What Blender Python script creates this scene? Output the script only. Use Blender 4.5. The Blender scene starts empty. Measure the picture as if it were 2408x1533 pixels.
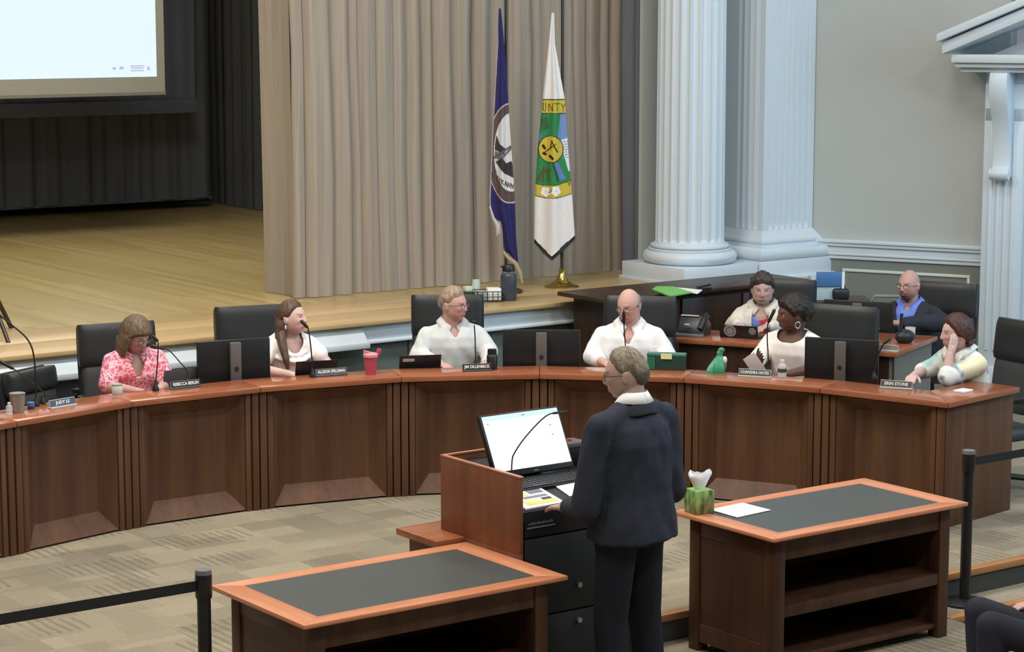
import bpy, bmesh, math, random
import numpy as np
from mathutils import Vector, Matrix, noise
random.seed(7)
SC = bpy.context.scene
COL = SC.collection
PI = math.pi
# ---------------------------------------------------------------- camera
W, H, F = 2408, 1533, 5224.0
CX, CY, CH = 1204.0, 766.5, 3.25
PITCH = math.atan((CY - 20.0) / F)
UX, UY = 0.80757589, 0.58976367          # world x / y axes follow the stage front and the stage depth
cam = bpy.data.cameras.new('camera')
cam.sensor_width = 36.0
cam.lens = F / W * 36.0
cam.clip_end = 100
camo = bpy.data.objects.new('camera', cam)
COL.objects.link(camo)
camo.location = (0, 0, CH)
camo.rotation_euler = (PI / 2 - PITCH, 0, -math.atan2(UY, UX))
SC.camera = camo
# ---------------------------------------------------------------- world, lights, exposure
SC.view_settings.view_transform = 'Standard'
SC.view_settings.look = 'None'
SC.view_settings.gamma = 1.0
SC.view_settings.use_curve_mapping = False
SC.view_settings.exposure = 0.0
wd = bpy.data.worlds.new('world')
SC.world = wd
wd.use_nodes = True
wd.node_tree.nodes['Background'].inputs[0].default_value = (0.75, 0.85, 1.0, 1)
wd.node_tree.nodes['Background'].inputs[1].default_value = 0.25


def area(name, loc, size, power, color=(1, 1, 1), target=None):
    l = bpy.data.lights.new(name, 'AREA')
    l.shape = 'RECTANGLE'
    l.size, l.size_y = size
    l.energy = power
    l.color = color
    o = bpy.data.objects.new(name, l)
    COL.objects.link(o)
    o.location = loc
    if target is not None:
        d = Vector(target) - Vector(loc)
        o.rotation_euler = d.to_track_quat('-Z', 'Y').to_euler()
    return o


for lx in (2.5, 6.5, 10.5):
    for ly in (3.0, 7.0, 11.0):
        area('ceiling_lamp', (lx, ly, 6.9), (1.5, 1.0), 105, (1.0, 0.96, 0.9))
area('stage_front_lamp', (5.6, 11.8, 6.2), (3.5, 0.6), 240, (1.0, 0.95, 0.86), (6.2, 14.2, 0.8))
area('hall_cool_light', (14.6, 5.4, 4.6), (4.0, 3.0), 300, (0.50, 0.77, 1.0), (13.2, 14.0, 2.0))  # unseen cool source on the right, aimed at column and wall; no window built
area('stage_work_lamp', (9.0, 18.6, 6.6), (3.0, 2.0), 165, (1.0, 0.97, 0.84))
area('stage_work_lamp', (3.5, 18.6, 6.6), (3.0, 2.0), 110, (1.0, 0.97, 0.84))


# ---------------------------------------------------------------- helpers
def at(px, py, z):
    """pixel of the photograph -> the point of the horizontal plane at height z"""
    a, b = px - CX, CY - py
    dy = F * math.cos(PITCH) + b * math.sin(PITCH)
    dz = -F * math.sin(PITCH) + b * math.cos(PITCH)
    t = (z - CH) / dz
    X, D = a * t, dy * t
    return Vector((X * UX + D * UY, -X * UY + D * UX, z))


def atv(px, py, v):
    """pixel -> the point of the vertical plane y = v"""
    a, b = px - CX, CY - py
    dy = F * math.cos(PITCH) + b * math.sin(PITCH)
    dz = -F * math.sin(PITCH) + b * math.cos(PITCH)
    t = v / (-a * UY + dy * UX)
    return Vector(((a * UX + dy * UY) * t, v, CH + dz * t))


def facing(a):
    """rotation that turns local +Y to the viewer, then a degrees towards the right of the picture"""
    a = math.radians(a)
    X, D = math.sin(a), -math.cos(a)
    fx, fy = X * UX + D * UY, -X * UY + D * UX
    return math.atan2(-fx, fy)


def lin(c):
    c = c / 255.0
    return c / 12.92 if c <= 0.04045 else ((c + 0.055) / 1.055) ** 2.4


def rgb(r, g, b):
    return (lin(r), lin(g), lin(b), 1.0)


MATS = {}


def base_mat(name, rough=0.5, metal=0.0, spec=0.5):
    m = bpy.data.materials.new(name)
    m.use_nodes = True
    nt = m.node_tree
    b = nt.nodes['Principled BSDF']
    b.inputs['Roughness'].default_value = rough
    b.inputs['Metallic'].default_value = metal
    b.inputs['Specular IOR Level'].default_value = spec
    return m, nt, b


def N(nt, kind, **kw):
    n = nt.nodes.new(kind)
    for k, v in kw.items():
        if k.startswith('_'):
            setattr(n, k[1:], v)
        else:
            n.inputs[k].default_value = v
    return n


def coords(nt, scale=(1, 1, 1), kind='Object', rot=(0, 0, 0)):
    t = nt.nodes.new('ShaderNodeTexCoord')
    mp = nt.nodes.new('ShaderNodeMapping')
    mp.inputs['Scale'].default_value = scale
    mp.inputs['Rotation'].default_value = rot
    nt.links.new(t.outputs[kind], mp.inputs['Vector'])
    return mp


def mix(nt, fac, a, b, blend='MIX'):
    m = nt.nodes.new('ShaderNodeMix')
    m.data_type = 'RGBA'
    m.blend_type = blend
    for sock, val in ((m.inputs[0], fac), (m.inputs[6], a), (m.inputs[7], b)):
        if hasattr(val, 'links'):
            nt.links.new(val, sock)
        else:
            sock.default_value = val
    return m.outputs[2]


def ramp(nt, val, p0, p1):
    r = nt.nodes.new('ShaderNodeMapRange')
    r.inputs[1].default_value = p0
    r.inputs[2].default_value = p1
    nt.links.new(val, r.inputs[0])
    return r.outputs[0]


def bump(nt, b, val, strength, dist=0.01):
    n = nt.nodes.new('ShaderNodeBump')
    n.inputs['Strength'].default_value = strength
    n.inputs['Distance'].default_value = dist
    nt.links.new(val, n.inputs['Height'])
    nt.links.new(n.outputs[0], b.inputs['Normal'])


def plain(name, c, rough=0.5, metal=0.0, spec=0.5, var=0.08, scale=8.0, bmp=0.0, bscale=60.0):
    """one colour with a little procedural unevenness and optional fine relief"""
    if name in MATS:
        return MATS[name]
    m, nt, b = base_mat(name, rough, metal, spec)
    mp = coords(nt)
    nz = N(nt, 'ShaderNodeTexNoise', Scale=scale, Detail=3.0)
    nt.links.new(mp.outputs[0], nz.inputs['Vector'])
    d = tuple(x * (1 - var) for x in c[:3]) + (1,)
    e = tuple(min(1, x * (1 + var)) for x in c[:3]) + (1,)
    nt.links.new(mix(nt, nz.outputs[0], d, e), b.inputs['Base Color'])
    if bmp:
        n2 = N(nt, 'ShaderNodeTexNoise', Scale=bscale, Detail=2.0)
        nt.links.new(mp.outputs[0], n2.inputs['Vector'])
        bump(nt, b, n2.outputs[0], bmp)
    MATS[name] = m
    return m


def wood(name, c1, c2, scale=(18, 18, 1.2), rough=0.35, spec=0.5, rot=(0, 0, 0), gain=1.0):
    m, nt, b = base_mat(name, rough, 0, spec)
    mp = coords(nt, scale, rot=rot)
    n1 = N(nt, 'ShaderNodeTexNoise', Scale=1.0, Detail=5.0, Roughness=0.6)
    nt.links.new(mp.outputs[0], n1.inputs['Vector'])
    n2 = N(nt, 'ShaderNodeTexNoise', Scale=0.28, Detail=2.0)
    nt.links.new(mp.outputs[0], n2.inputs['Vector'])
    f = mix(nt, 0.5, n1.outputs[0], n2.outputs[0])
    nt.links.new(mix(nt, ramp(nt, f, 0.35, 0.65), c1, c2), b.inputs['Base Color'])
    bump(nt, b, n1.outputs[0], 0.04)
    MATS[name] = m
    return m


def emit(name, c, s):
    m, nt, b = base_mat(name, 0.3)
    b.inputs['Base Color'].default_value = (0.02, 0.02, 0.02, 1)
    b.inputs['Emission Color'].default_value = c
    b.inputs['Emission Strength'].default_value = s
    MATS[name] = m
    return m


def vcol(name, rough=0.6, spec=0.3, bmp=0.0, bscale=200.0, emission=0.0):
    """colour read from the mesh attribute 'tint' (skin features, eye socket shade, printed cloth)"""
    if name in MATS:
        return MATS[name]
    m, nt, b = base_mat(name, rough, 0, spec)
    a = nt.nodes.new('ShaderNodeVertexColor')
    a.layer_name = 'tint'
    mp = coords(nt)
    nz = N(nt, 'ShaderNodeTexNoise', Scale=40.0, Detail=2.0)
    nt.links.new(mp.outputs[0], nz.inputs['Vector'])
    fl = mix(nt, nz.outputs[0], (0.93, 0.93, 0.93, 1), (1.07, 1.05, 1.05, 1))
    o = mix(nt, 1.0, a.outputs[0], fl, 'MULTIPLY')
    nt.links.new(o, b.inputs['Base Color'])
    if emission:
        nt.links.new(a.outputs[0], b.inputs['Emission Color'])
        b.inputs['Emission Strength'].default_value = emission
    if bmp:
        n2 = N(nt, 'ShaderNodeTexNoise', Scale=bscale, Detail=2.0)
        nt.links.new(mp.outputs[0], n2.inputs['Vector'])
        bump(nt, b, n2.outputs[0], bmp)
    MATS[name] = m
    return m


def glass(name, c=(1, 1, 1, 1), alpha=0.35, rough=0.08):
    m, nt, b = base_mat(name, rough, 0, 0.6)
    b.inputs['Base Color'].default_value = c
    b.inputs['Alpha'].default_value = alpha
    MATS[name] = m
    return m


class MB:
    def __init__(s):
        s.v, s.f, s.mi = [], [], []
        s.cur = 0

    def add(s, vs, fs, M=None):
        o = len(s.v)
        for p in vs:
            s.v.append(tuple(M @ Vector(p)) if M is not None else tuple(p))
        for f in fs:
            s.f.append(tuple(i + o for i in f))
            s.mi.append(s.cur)
        return s

    def box(s, x0, x1, y0, y1, z0, z1, M=None):
        vs = [(x, y, z) for z in (z0, z1) for y in (y0, y1) for x in (x0, x1)]
        return s.add(vs, [(0, 2, 3, 1), (4, 5, 7, 6), (0, 1, 5, 4), (1, 3, 7, 5), (3, 2, 6, 7), (2, 0, 4, 6)], M)

    def loft(s, rings, cap=True, close=True, M=None):
        n = len(rings[0])
        vs = [p for r in rings for p in r]
        fs = []
        for i in range(len(rings) - 1):
            for j in range(n if close else n - 1):
                k = (j + 1) % n
                fs.append((i * n + j, i * n + k, (i + 1) * n + k, (i + 1) * n + j))
        if cap and close:
            fs.append(tuple(reversed(range(n))))
            fs.append(tuple((len(rings) - 1) * n + j for j in range(n)))
        return s.add(vs, fs, M)

    def tube(s, pts, r, n=8, cap=True, M=None):
        pts = [Vector(p) for p in pts]
        rs = r if isinstance(r, (list, tuple)) else [r] * len(pts)
        rings = []
        up = None
        for i, p in enumerate(pts):
            d = (pts[min(i + 1, len(pts) - 1)] - pts[max(i - 1, 0)])
            if d.length < 1e-9:
                d = Vector((0, 0, 1))
            d.normalize()
            if up is None:
                up = Vector((1, 0, 0)) if abs(d.x) < 0.8 else Vector((0, 1, 0))
            a = (up - d * up.dot(d)).normalized()
            up = a
            b = d.cross(a)
            rings.append([p + (a * math.cos(t) + b * math.sin(t)) * rs[i] for t in [2 * PI * k / n for k in range(n)]])
        return s.loft(rings, cap, M=M)

    def cyl(s, p0, p1, r0, r1=None, n=16, M=None):
        return s.tube([p0, p1], [r0, r0 if r1 is None else r1], n, M=M)

    def lathe(s, prof, c=(0, 0, 0), n=24, M=None, cap=True):
        rings = [[(c[0] + r * math.cos(2 * PI * k / n), c[1] + r * math.sin(2 * PI * k / n), c[2] + z) for k in range(n)] for r, z in prof]
        return s.loft(rings, cap, M=M)

    def capsule(s, p0, p1, r0, r1, n=14, m=4):
        p0, p1 = Vector(p0), Vector(p1)
        d = p1 - p0
        L = d.length
        d = d / L if L > 1e-6 else Vector((0, 0, 1))
        pts, rs = [], []
        for i in range(m + 1):
            t = PI / 2 * i / m
            pts.append(p0 - d * r0 * math.cos(t))
            rs.append(max(1e-4, r0 * math.sin(t)))
        for i in range(m + 1):
            t = PI / 2 * i / m
            pts.append(p1 + d * r1 * math.sin(t))
            rs.append(max(1e-4, r1 * math.cos(t)))
        a = Vector((1, 0, 0)) if abs(d.x) < 0.8 else Vector((0, 1, 0))
        a = (a - d * a.dot(d)).normalized()
        b = d.cross(a)
        rings = [[p + (a * math.cos(2 * PI * k / n) + b * math.sin(2 * PI * k / n)) * r for k in range(n)] for p, r in zip(pts, rs)]
        return s.loft(rings)

    def ell(s, c, r, R=None, n=20, m=12):
        vs, fs = [], []
        c = Vector(c)
        R = R or Matrix.Identity(3)
        rings = []
        for i in range(m + 1):
            t = -PI / 2 + PI * i / m
            cr = max(1e-3, math.cos(t))
            rings.append([c + R @ Vector((r[0] * cr * math.cos(2 * PI * k / n), r[1] * cr * math.sin(2 * PI * k / n), r[2] * math.sin(t))) for k in range(n)])
        return s.loft(rings)

    def prism(s, poly, z0, z1, M=None):
        n = len(poly)
        vs = [(x, y, z0) for x, y in poly] + [(x, y, z1) for x, y in poly]
        fs = [tuple(reversed(range(n))), tuple(range(n, 2 * n))] + [(i, (i + 1) % n, n + (i + 1) % n, n + i) for i in range(n)]
        return s.add(vs, fs, M)

    def sheet(s, P, M=None):
        ny, nx = len(P), len(P[0])
        return s.add([p for r in P for p in r], [(j * nx + i, j * nx + i + 1, (j + 1) * nx + i + 1, (j + 1) * nx + i) for j in range(ny - 1) for i in range(nx - 1)], M)

    def mesh(s, name, bev=0.0, seg=2, smooth=40):
        me = bpy.data.meshes.new(name)
        me.from_pydata(s.v, [], s.f)
        if len(set(s.mi)) > 1:
            me.polygons.foreach_set('material_index', s.mi)
        bm = bmesh.new()
        bm.from_mesh(me)
        bmesh.ops.recalc_face_normals(bm, faces=bm.faces)
        if bev:
            ed = [e for e in bm.edges if len(e.link_faces) == 2 and e.calc_face_angle(0) > 0.5]
            bmesh.ops.bevel(bm, geom=ed, offset=bev, segments=seg, profile=0.5, affect='EDGES', clamp_overlap=True)
        bm.to_mesh(me)
        bm.free()
        if smooth:
            me.polygons.foreach_set('use_smooth', [True] * len(me.polygons))
            me.set_sharp_from_angle(angle=math.radians(smooth))
        return me

    def build(s, name, mat, parent=None, bev=0.0, seg=2, smooth=40, label=None):
        return link(s.mesh(name, bev, seg, smooth), name, mat, parent, label)


def link(me, name, mat, parent=None, label=None):
    o = bpy.data.objects.new(name, me)
    COL.objects.link(o)
    for m in (mat if isinstance(mat, (list, tuple)) else [mat]):
        me.materials.append(m)
    if parent is not None:
        o.parent = parent
    if label:
        o['label'] = label
    return o


def tag(o, label, cat=None, group=None, kind=None):
    o['label'] = label
    if cat:
        o['category'] = cat
    if group:
        o['group'] = group
    if kind:
        o['kind'] = kind
    return o


def thing(name, label, cat, loc=(0, 0, 0), rz=0.0, group=None, kind=None):
    o = bpy.data.objects.new(name, None)
    COL.objects.link(o)
    o.empty_display_size = 0.05
    o.location = loc
    o.rotation_euler = (0, 0, rz)
    return tag(o, label, cat, group, kind)


KIDS = {}


def copy_thing(root, loc, rz, label=None, group=None):
    r = root.copy()
    COL.objects.link(r)
    r.location = loc
    r.rotation_euler = (0, 0, rz)
    if label:
        r['label'] = label
    if group:
        r['group'] = group
    for ch in list(root.children):
        c = ch.copy()
        COL.objects.link(c)
        c.parent = r
        for g in list(ch.children):
            d = g.copy()
            COL.objects.link(d)
            d.parent = c
    return r


def text(s, name, mat, parent, size, loc, rot, extrude=0.0008, align='CENTER', sx=1.0):
    cu = bpy.data.curves.new(name, 'FONT')
    cu.body = s
    cu.size = size
    cu.align_x = align
    cu.align_y = 'CENTER'
    cu.extrude = extrude
    cu.offset = 0.0006
    cu.resolution_u = 3
    o = bpy.data.objects.new(name, cu)
    COL.objects.link(o)
    cu.materials.append(mat)
    o.parent = parent
    o.location = loc
    o.rotation_euler = rot
    o.scale = (sx, 1, 1)
    return o
# ---------------------------------------------------------------- materials
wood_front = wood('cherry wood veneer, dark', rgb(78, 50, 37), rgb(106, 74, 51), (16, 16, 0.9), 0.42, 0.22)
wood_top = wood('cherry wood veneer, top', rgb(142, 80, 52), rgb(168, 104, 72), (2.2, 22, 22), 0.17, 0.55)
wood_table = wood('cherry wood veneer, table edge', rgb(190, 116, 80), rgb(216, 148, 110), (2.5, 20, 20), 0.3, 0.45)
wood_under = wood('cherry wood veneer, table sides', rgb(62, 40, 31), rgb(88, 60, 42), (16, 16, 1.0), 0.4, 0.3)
wood_lectern = wood('cherry wood veneer, lectern', rgb(112, 68, 50), rgb(140, 90, 62), (16, 16, 0.9), 0.4, 0.35)
wood_dark = wood('dark walnut wood', rgb(48, 33, 26), rgb(70, 48, 36), (14, 14, 1.0), 0.4, 0.35)
wood_nose = wood('oak step edge', rgb(150, 104, 66), rgb(184, 134, 90), (2, 20, 20), 0.35, 0.4)
grey_inlay = plain('grey green desk inlay', rgb(70, 75, 74), 0.4, var=0.05, scale=3)
white_paint = plain('white gloss paint', rgb(208, 219, 227), 0.4, var=0.02)
wall_paint = plain('grey wall paint', rgb(180, 184, 181), 0.7, var=0.02, scale=1.5)
wall_dark = plain('dark grey wall paint', rgb(122, 127, 121), 0.7, var=0.02, scale=1.5)
wall_green = plain('slate green wall paint', rgb(98, 108, 102), 0.7, var=0.03, scale=2)
panel_line = plain('pale moulding paint', rgb(214, 220, 212), 0.5, var=0.02)
ceil_paint = plain('ceiling paint', rgb(215, 213, 205), 0.8, var=0.02)
black_cloth = plain('black stage cloth', rgb(108, 113, 120), 0.9, spec=0.2, var=0.12, scale=2)
screen_lit_black = plain('screen tinted border cloth', rgb(116, 122, 144), 0.85, spec=0.2, var=0.08, scale=2)  # black cloth; bluish light reflected from the screen is put into its colour
pure_black = plain('black paint', rgb(26, 27, 28), 0.6)
leather = plain('black leather', rgb(40, 42, 43), 0.42, spec=0.4, var=0.1, scale=5, bmp=0.05, bscale=120)
leather_low = plain('worn grey black leather', rgb(62, 64, 65), 0.55, spec=0.35, var=0.1, scale=5, bmp=0.05, bscale=120)
plastic_black = plain('black plastic', rgb(30, 31, 33), 0.38, spec=0.4)
plastic_grey = plain('grey plastic', rgb(92, 88, 86), 0.45, spec=0.4)
plastic_mid = plain('slate plastic', rgb(112, 114, 118), 0.45, spec=0.4)
steel = plain('brushed steel', rgb(170, 172, 172), 0.3, 0.9)
brass = plain('polished brass', rgb(214, 186, 104), 0.18, 1.0)
paper = plain('white paper', rgb(240, 240, 240), 0.6, var=0.01)
white_plastic = plain('white plastic', rgb(225, 225, 222), 0.4, var=0.02)


def curtain_mat():
    m, nt, b = base_mat('taupe stage curtain', 0.85, 0, 0.15)
    mp = coords(nt, (30, 30, 0.7))
    n = N(nt, 'ShaderNodeTexNoise', Scale=1.0, Detail=3.0)
    nt.links.new(mp.outputs[0], n.inputs['Vector'])
    mp2 = coords(nt, (1.4, 1.4, 0.15))
    n2 = N(nt, 'ShaderNodeTexNoise', Scale=1.6, Detail=1.0)
    nt.links.new(mp2.outputs[0], n2.inputs['Vector'])
    c = mix(nt, n2.outputs[0], rgb(150, 136, 124), rgb(150, 143, 130))
    nt.links.new(mix(nt, ramp(nt, n.outputs[0], 0.3, 0.7), c, rgb(166, 156, 144)), b.inputs['Base Color'])
    return m


def stage_wood():
    m, nt, b = base_mat('maple stage boards', 0.3, 0, 0.4)
    mp = coords(nt, (1, 1, 1), rot=(0, 0, PI / 2))
    br = N(nt, 'ShaderNodeTexBrick', Scale=1.0)
    br.offset = 0.37
    br.inputs['Brick Width'].default_value = 2.2
    br.inputs['Row Height'].default_value = 0.085
    br.inputs['Mortar Size'].default_value = 0.0
    br.inputs['Color1'].default_value = rgb(164, 141, 92)
    br.inputs['Color2'].default_value = rgb(188, 166, 116)
    br.inputs['Bias'].default_value = 0.0
    nt.links.new(mp.outputs[0], br.inputs['Vector'])
    mp2 = coords(nt, (6, 0.5, 1))
    n = N(nt, 'ShaderNodeTexNoise', Scale=1.0, Detail=4.0)
    nt.links.new(mp2.outputs[0], n.inputs['Vector'])
    nt.links.new(mix(nt, ramp(nt, n.outputs[0], 0.3, 0.75), br.outputs[0], rgb(176, 153, 101)), b.inputs['Base Color'])
    return m


def carpet_mat():
    m, nt, b = base_mat('patchwork carpet', 0.95, 0, 0.1)
    mp = coords(nt, (1, 1, 1))

    def brick(w, h, off, c1, c2, shift):
        mq = nt.nodes.new('ShaderNodeMapping')
        mq.inputs['Location'].default_value = shift
        nt.links.new(mp.outputs[0], mq.inputs['Vector'])
        br = N(nt, 'ShaderNodeTexBrick', Scale=1.0)
        br.offset = off
        br.inputs['Brick Width'].default_value = w
        br.inputs['Row Height'].default_value = h
        br.inputs['Mortar Size'].default_value = 0.0
        br.inputs['Color1'].default_value = c1
        br.inputs['Color2'].default_value = c2
        nt.links.new(mq.outputs[0], br.inputs['Vector'])
        return br.outputs[0]
    a = brick(0.42, 0.21, 0.37, rgb(112, 104, 92), rgb(156, 145, 124), (0, 0, 0))
    c = brick(0.27, 0.33, 0.61, rgb(122, 114, 98), rgb(152, 142, 121), (0.13, 0.07, 0))
    k = brick(0.31, 0.26, 0.43, (0, 0, 0, 1), (1, 1, 1, 1), (0.3, 0.11, 0))
    base = mix(nt, 0.5, a, c)
    w = N(nt, 'ShaderNodeTexWave', Scale=5.5, Distortion=2.0)
    w.bands_direction = 'X'
    nt.links.new(mp.outputs[0], w.inputs['Vector'])
    stripe = ramp(nt, w.outputs[0], 0.55, 0.85)
    kk = N(nt, 'ShaderNodeMath', _operation='MULTIPLY')
    nt.links.new(ramp(nt, k, 0.66, 0.74), kk.inputs[0])
    nt.links.new(stripe, kk.inputs[1])
    k2 = N(nt, 'ShaderNodeMath', _operation='MULTIPLY')
    nt.links.new(kk.outputs[0], k2.inputs[0])
    k2.inputs[1].default_value = 0.42
    col = mix(nt, k2.outputs[0], base, rgb(90, 82, 72))
    n = N(nt, 'ShaderNodeTexNoise', Scale=70.0, Detail=2.0)
    nt.links.new(mp.outputs[0], n.inputs['Vector'])
    nt.links.new(mix(nt, 0.25, col, n.outputs[0], 'OVERLAY'), b.inputs['Base Color'])
    bump(nt, b, n.outputs[0], 0.3)
    return m


curtain_m = curtain_mat()
stage_m = stage_wood()
carpet_m = carpet_mat()
riser_m = plain('dark ribbed riser', rgb(62, 64, 60), 0.8, var=0.15, scale=30)


def structure(name, mb, mat, label=None, parent=None, **kw):
    o = mb.build(name, mat, parent, **kw)
    if parent is None:
        o['kind'] = 'structure'
    if label:
        o['label'] = label
    return o


# ---------------------------------------------------------------- room shell
fl = structure('floor', MB().box(-3.5, 16.5, 8.95, 14.3, -0.3, 0.0).box(9.15, 16.5, 8.65, 8.95, -0.3, 0.0), carpet_m,
               'patchwork beige carpet floor of the platform under the curved dais')
structure('nosing', MB().box(-3.5, 9.15, 8.93, 9.0, -0.035, 0.006).box(9.15, 16.5, 8.63, 8.70, -0.035, 0.006), wood_nose, parent=fl, bev=0.006)
structure('riser', MB().box(-3.5, 9.17, 8.94, 8.96, -0.15, -0.03).box(9.13, 16.5, 8.645, 8.66, -0.15, -0.03), riser_m, parent=fl)
f2 = structure('floor_2', MB().box(-3.5, 9.15, -3.0, 8.95, -0.5, -0.15).box(9.15, 16.5, 8.36, 8.66, -0.5, -0.15), carpet_m,
               'carpeted lower floor carrying the lectern and the two front tables')
structure('nosing', MB().box(9.15, 16.5, 8.34, 8.41, -0.185, -0.144), wood_nose, parent=f2, bev=0.006)
structure('riser', MB().box(9.14, 16.5, 8.35, 8.365, -0.3, -0.18), riser_m, parent=f2)
structure('floor_3', MB().box(9.15, 16.5, -3.0, 8.37, -0.6, -0.30), carpet_m, 'lowest carpet at the foot of the right hand steps')
structure('ceiling', MB().box(-3.5, 17, -3.2, 24.6, 7.0, 7.2), ceil_paint)
structure('wall_left', MB().box(-3.7, -3.5, -3.2, 24.6, -0.6, 7.0), wall_paint)
structure('wall_front', MB().box(-3.5, 17, -3.4, -3.2, -0.6, 7.0), wall_paint)
structure('wall_back', MB().box(-3.5, 16, 24.2, 24.4, 0.3, 7.0), pure_black, 'black wall at the back of the stage')
# stage
st = structure('stage_floor', MB().box(-3.5, 16.0, 14.62, 24.3, 0.62, 0.899), stage_m, 'pale maple stage floor behind the dais')
structure('border_board', MB().box(-3.5, 13.9, 14.13, 14.614, 0.865, 0.90), wood('maple border board', rgb(180, 150, 104), rgb(206, 177, 130), (0.7, 9, 9), 0.3, 0.4), parent=st, bev=0.006)
bmat = MATS['maple border board']
structure('border_board', MB().box(-3.5, 13.9, 14.62, 15.22, 0.87, 0.902), bmat, parent=st, bev=0.003)
for hx in (8.0, 9.75):      # floor hatch seams
    structure('hatch_cover', MB().box(hx, hx + 0.55, 14.66, 14.9, 0.88, 0.906), bmat, parent=st, bev=0.003)
sf = structure('wall_stage', MB().box(-3.5, 16.0, 14.24, 14.6, 0.0, 0.87), wall_green, 'slate green front of the stage below the white fascia')
structure('fascia', MB().box(8.95, 13.9, 14.19, 14.25, 0.735, 0.865).loft([[(-3.5, 14.21, 0.865), (-3.5, 14.24, 0.865), (-3.5, 14.24, 0.74), (-3.5, 14.09, 0.74)], [(8.95, 14.21, 0.865), (8.95, 14.24, 0.865), (8.95, 14.24, 0.74), (8.95, 14.09, 0.74)]]), white_paint, parent=sf, bev=0.006)
structure('moulding', MB().box(8.95, 13.9, 14.165, 14.22, 0.715, 0.745), white_paint, parent=sf, bev=0.01)
structure('fascia_ledge', MB().box(-3.5, 8.95, 14.07, 14.24, 0.70, 0.748), white_paint, parent=sf, bev=0.008)
for k in range(6):
    structure('wall_panel', MB().box(1.4 + 2.0 * k, 1.42 + 2.0 * k, 14.225, 14.245, 0.0, 0.70), wall_green, parent=sf)
# proscenium wall, column and pilaster
structure('wall_proscenium', MB().box(12.48, 15.5, 15.15, 15.19, 0.5, 7.0), wall_paint, 'pale wall strip behind the two white columns')
structure('wall_proscenium_top', MB().box(-3.5, 12.6, 15.2, 15.45, 4.6, 7.0), wall_paint)


def fluted_ring(R, nfl, depth, z, frac=0.78, m=8):
    pts = []
    for k in range(nfl):
        for j in range(m):
            u = j / m
            a = 2 * PI * (k + u) / nfl
            d = depth * math.sqrt(max(0, 1 - (2 * u / frac - 1) ** 2)) if u < frac else 0
            pts.append(((R - d) * math.cos(a), (R - d) * math.sin(a), z))
    return pts


col = thing('column', 'round white fluted column on square plinth at stage edge', 'column', (12.66, 14.70, 0.90), kind='structure')
rings = []
R0 = 0.302
for z, d in ((0.325, 0.0), (0.345, 0.0), (0.352, 0.012), (0.365, 0.026), (0.385, 0.026), (0.41, 0.028), (6.1, 0.028)):
    rings.append(fluted_ring(R0 - 0.018 * max(0, (z - 0.4) / 6), 22, d, z))
MB().loft(rings).build('shaft', white_paint, col, smooth=35)
prof = [(0.40, 0.155)]
for k in range(9):
    t = -PI / 2 + PI * k / 8
    prof.append((0.355 + 0.058 * math.cos(t), 0.213 + 0.056 * math.sin(t)))
prof += [(0.365, 0.270), (0.365, 0.282), (0.345, 0.287)]
for k in range(6):
    t = -PI / 2 + PI * k / 5
    prof.append((0.325 + 0.022 * math.cos(t), 0.305 + 0.018 * math.sin(t)))
prof += [(0.318, 0.325), (0.303, 0.345)]
MB().lathe(prof, n=56).build('base', white_paint, col, smooth=50)
MB().box(-0.42, 0.42, -0.42, 0.42, 0.03, 0.155).build('plinth', white_paint, col, bev=0.004)
MB().box(-0.44, 0.44, -0.44, 0.44, 0.0, 0.03).build('plinth_skirting', white_paint, col, bev=0.004)


def sq_ring(x0, x1, y0, y1, o, z):
    return [(x0 - o, y0 - o, z), (x1 + o, y0 - o, z), (x1 + o, y1, z), (x0 - o, y1, z)]


pil = thing('pilaster', 'square white fluted pilaster in the corner beside round column', 'column', (0, 0, 0), kind='structure')
px0, px1, py0, py1 = 13.26, 13.86, 14.42, 15.16


def flute_line(a0, a1, n, depth, edge=0.05, m=6):
    out = [(a0, 0.0)]
    w = (a1 - a0 - 2 * edge) / n
    for k in range(n):
        for j in range(m + 1):
            u = j / m
            out.append((a0 + edge + (k + 0.1 + 0.8 * u) * w, depth * math.sqrt(max(0, 1 - (2 * u - 1) ** 2))))
    out.append((a1, 0.0))
    return out


rings = []
for z, d in ((1.30, 0.0), (1.315, 0.0), (1.325, 0.014), (1.34, 0.024), (1.37, 0.03), (7.0, 0.03)):
    ring = [(x, py0 + dd, z) for x, dd in flute_line(px0, px1, 7, d)]
    ring += [(px1, py1, z), (px0, py1, z)]
    ring += [(px0 + dd, y, z) for y, dd in reversed(flute_line(py0, py0 + 0.40, 4, d))][:-1]
    rings.append(ring)
MB().loft(rings).build('shaft', white_paint, pil, smooth=30)
rings = [sq_ring(px0, px1, py0, py1, o, z) for o, z in ((0.13, 1.06), (0.148, 1.075), (0.158, 1.10), (0.158, 1.125), (0.148, 1.15), (0.13, 1.165), (0.075, 1.172), (0.075, 1.186), (0.055, 1.195), (0.068, 1.21), (0.068, 1.225), (0.045, 1.245), (0.03, 1.265), (0.0, 1.31))]
MB().loft(rings).build('base', white_paint, pil, smooth=50)
MB().box(px0 - 0.15, px1 + 0.15, py0 - 0.15, py1, 0.92, 1.06).build('plinth', white_paint, pil, bev=0.004)
MB().box(px0 - 0.18, px1 + 0.20, py0 - 0.19, py1, 0.86, 0.925).build('plinth_skirting', white_paint, pil, bev=0.012)
# splayed right hand wall: local x runs along the wall towards the viewer, local y into the room
wr = thing('wall_right', 'pale grey splayed wall with white chair rail behind the staff desk', 'wall', (13.87, 14.44, 0), kind='structure')
wdx, wdy = 0.447, -0.8945
wr.rotation_euler = (0, 0, math.atan2(wdy, wdx))
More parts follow.
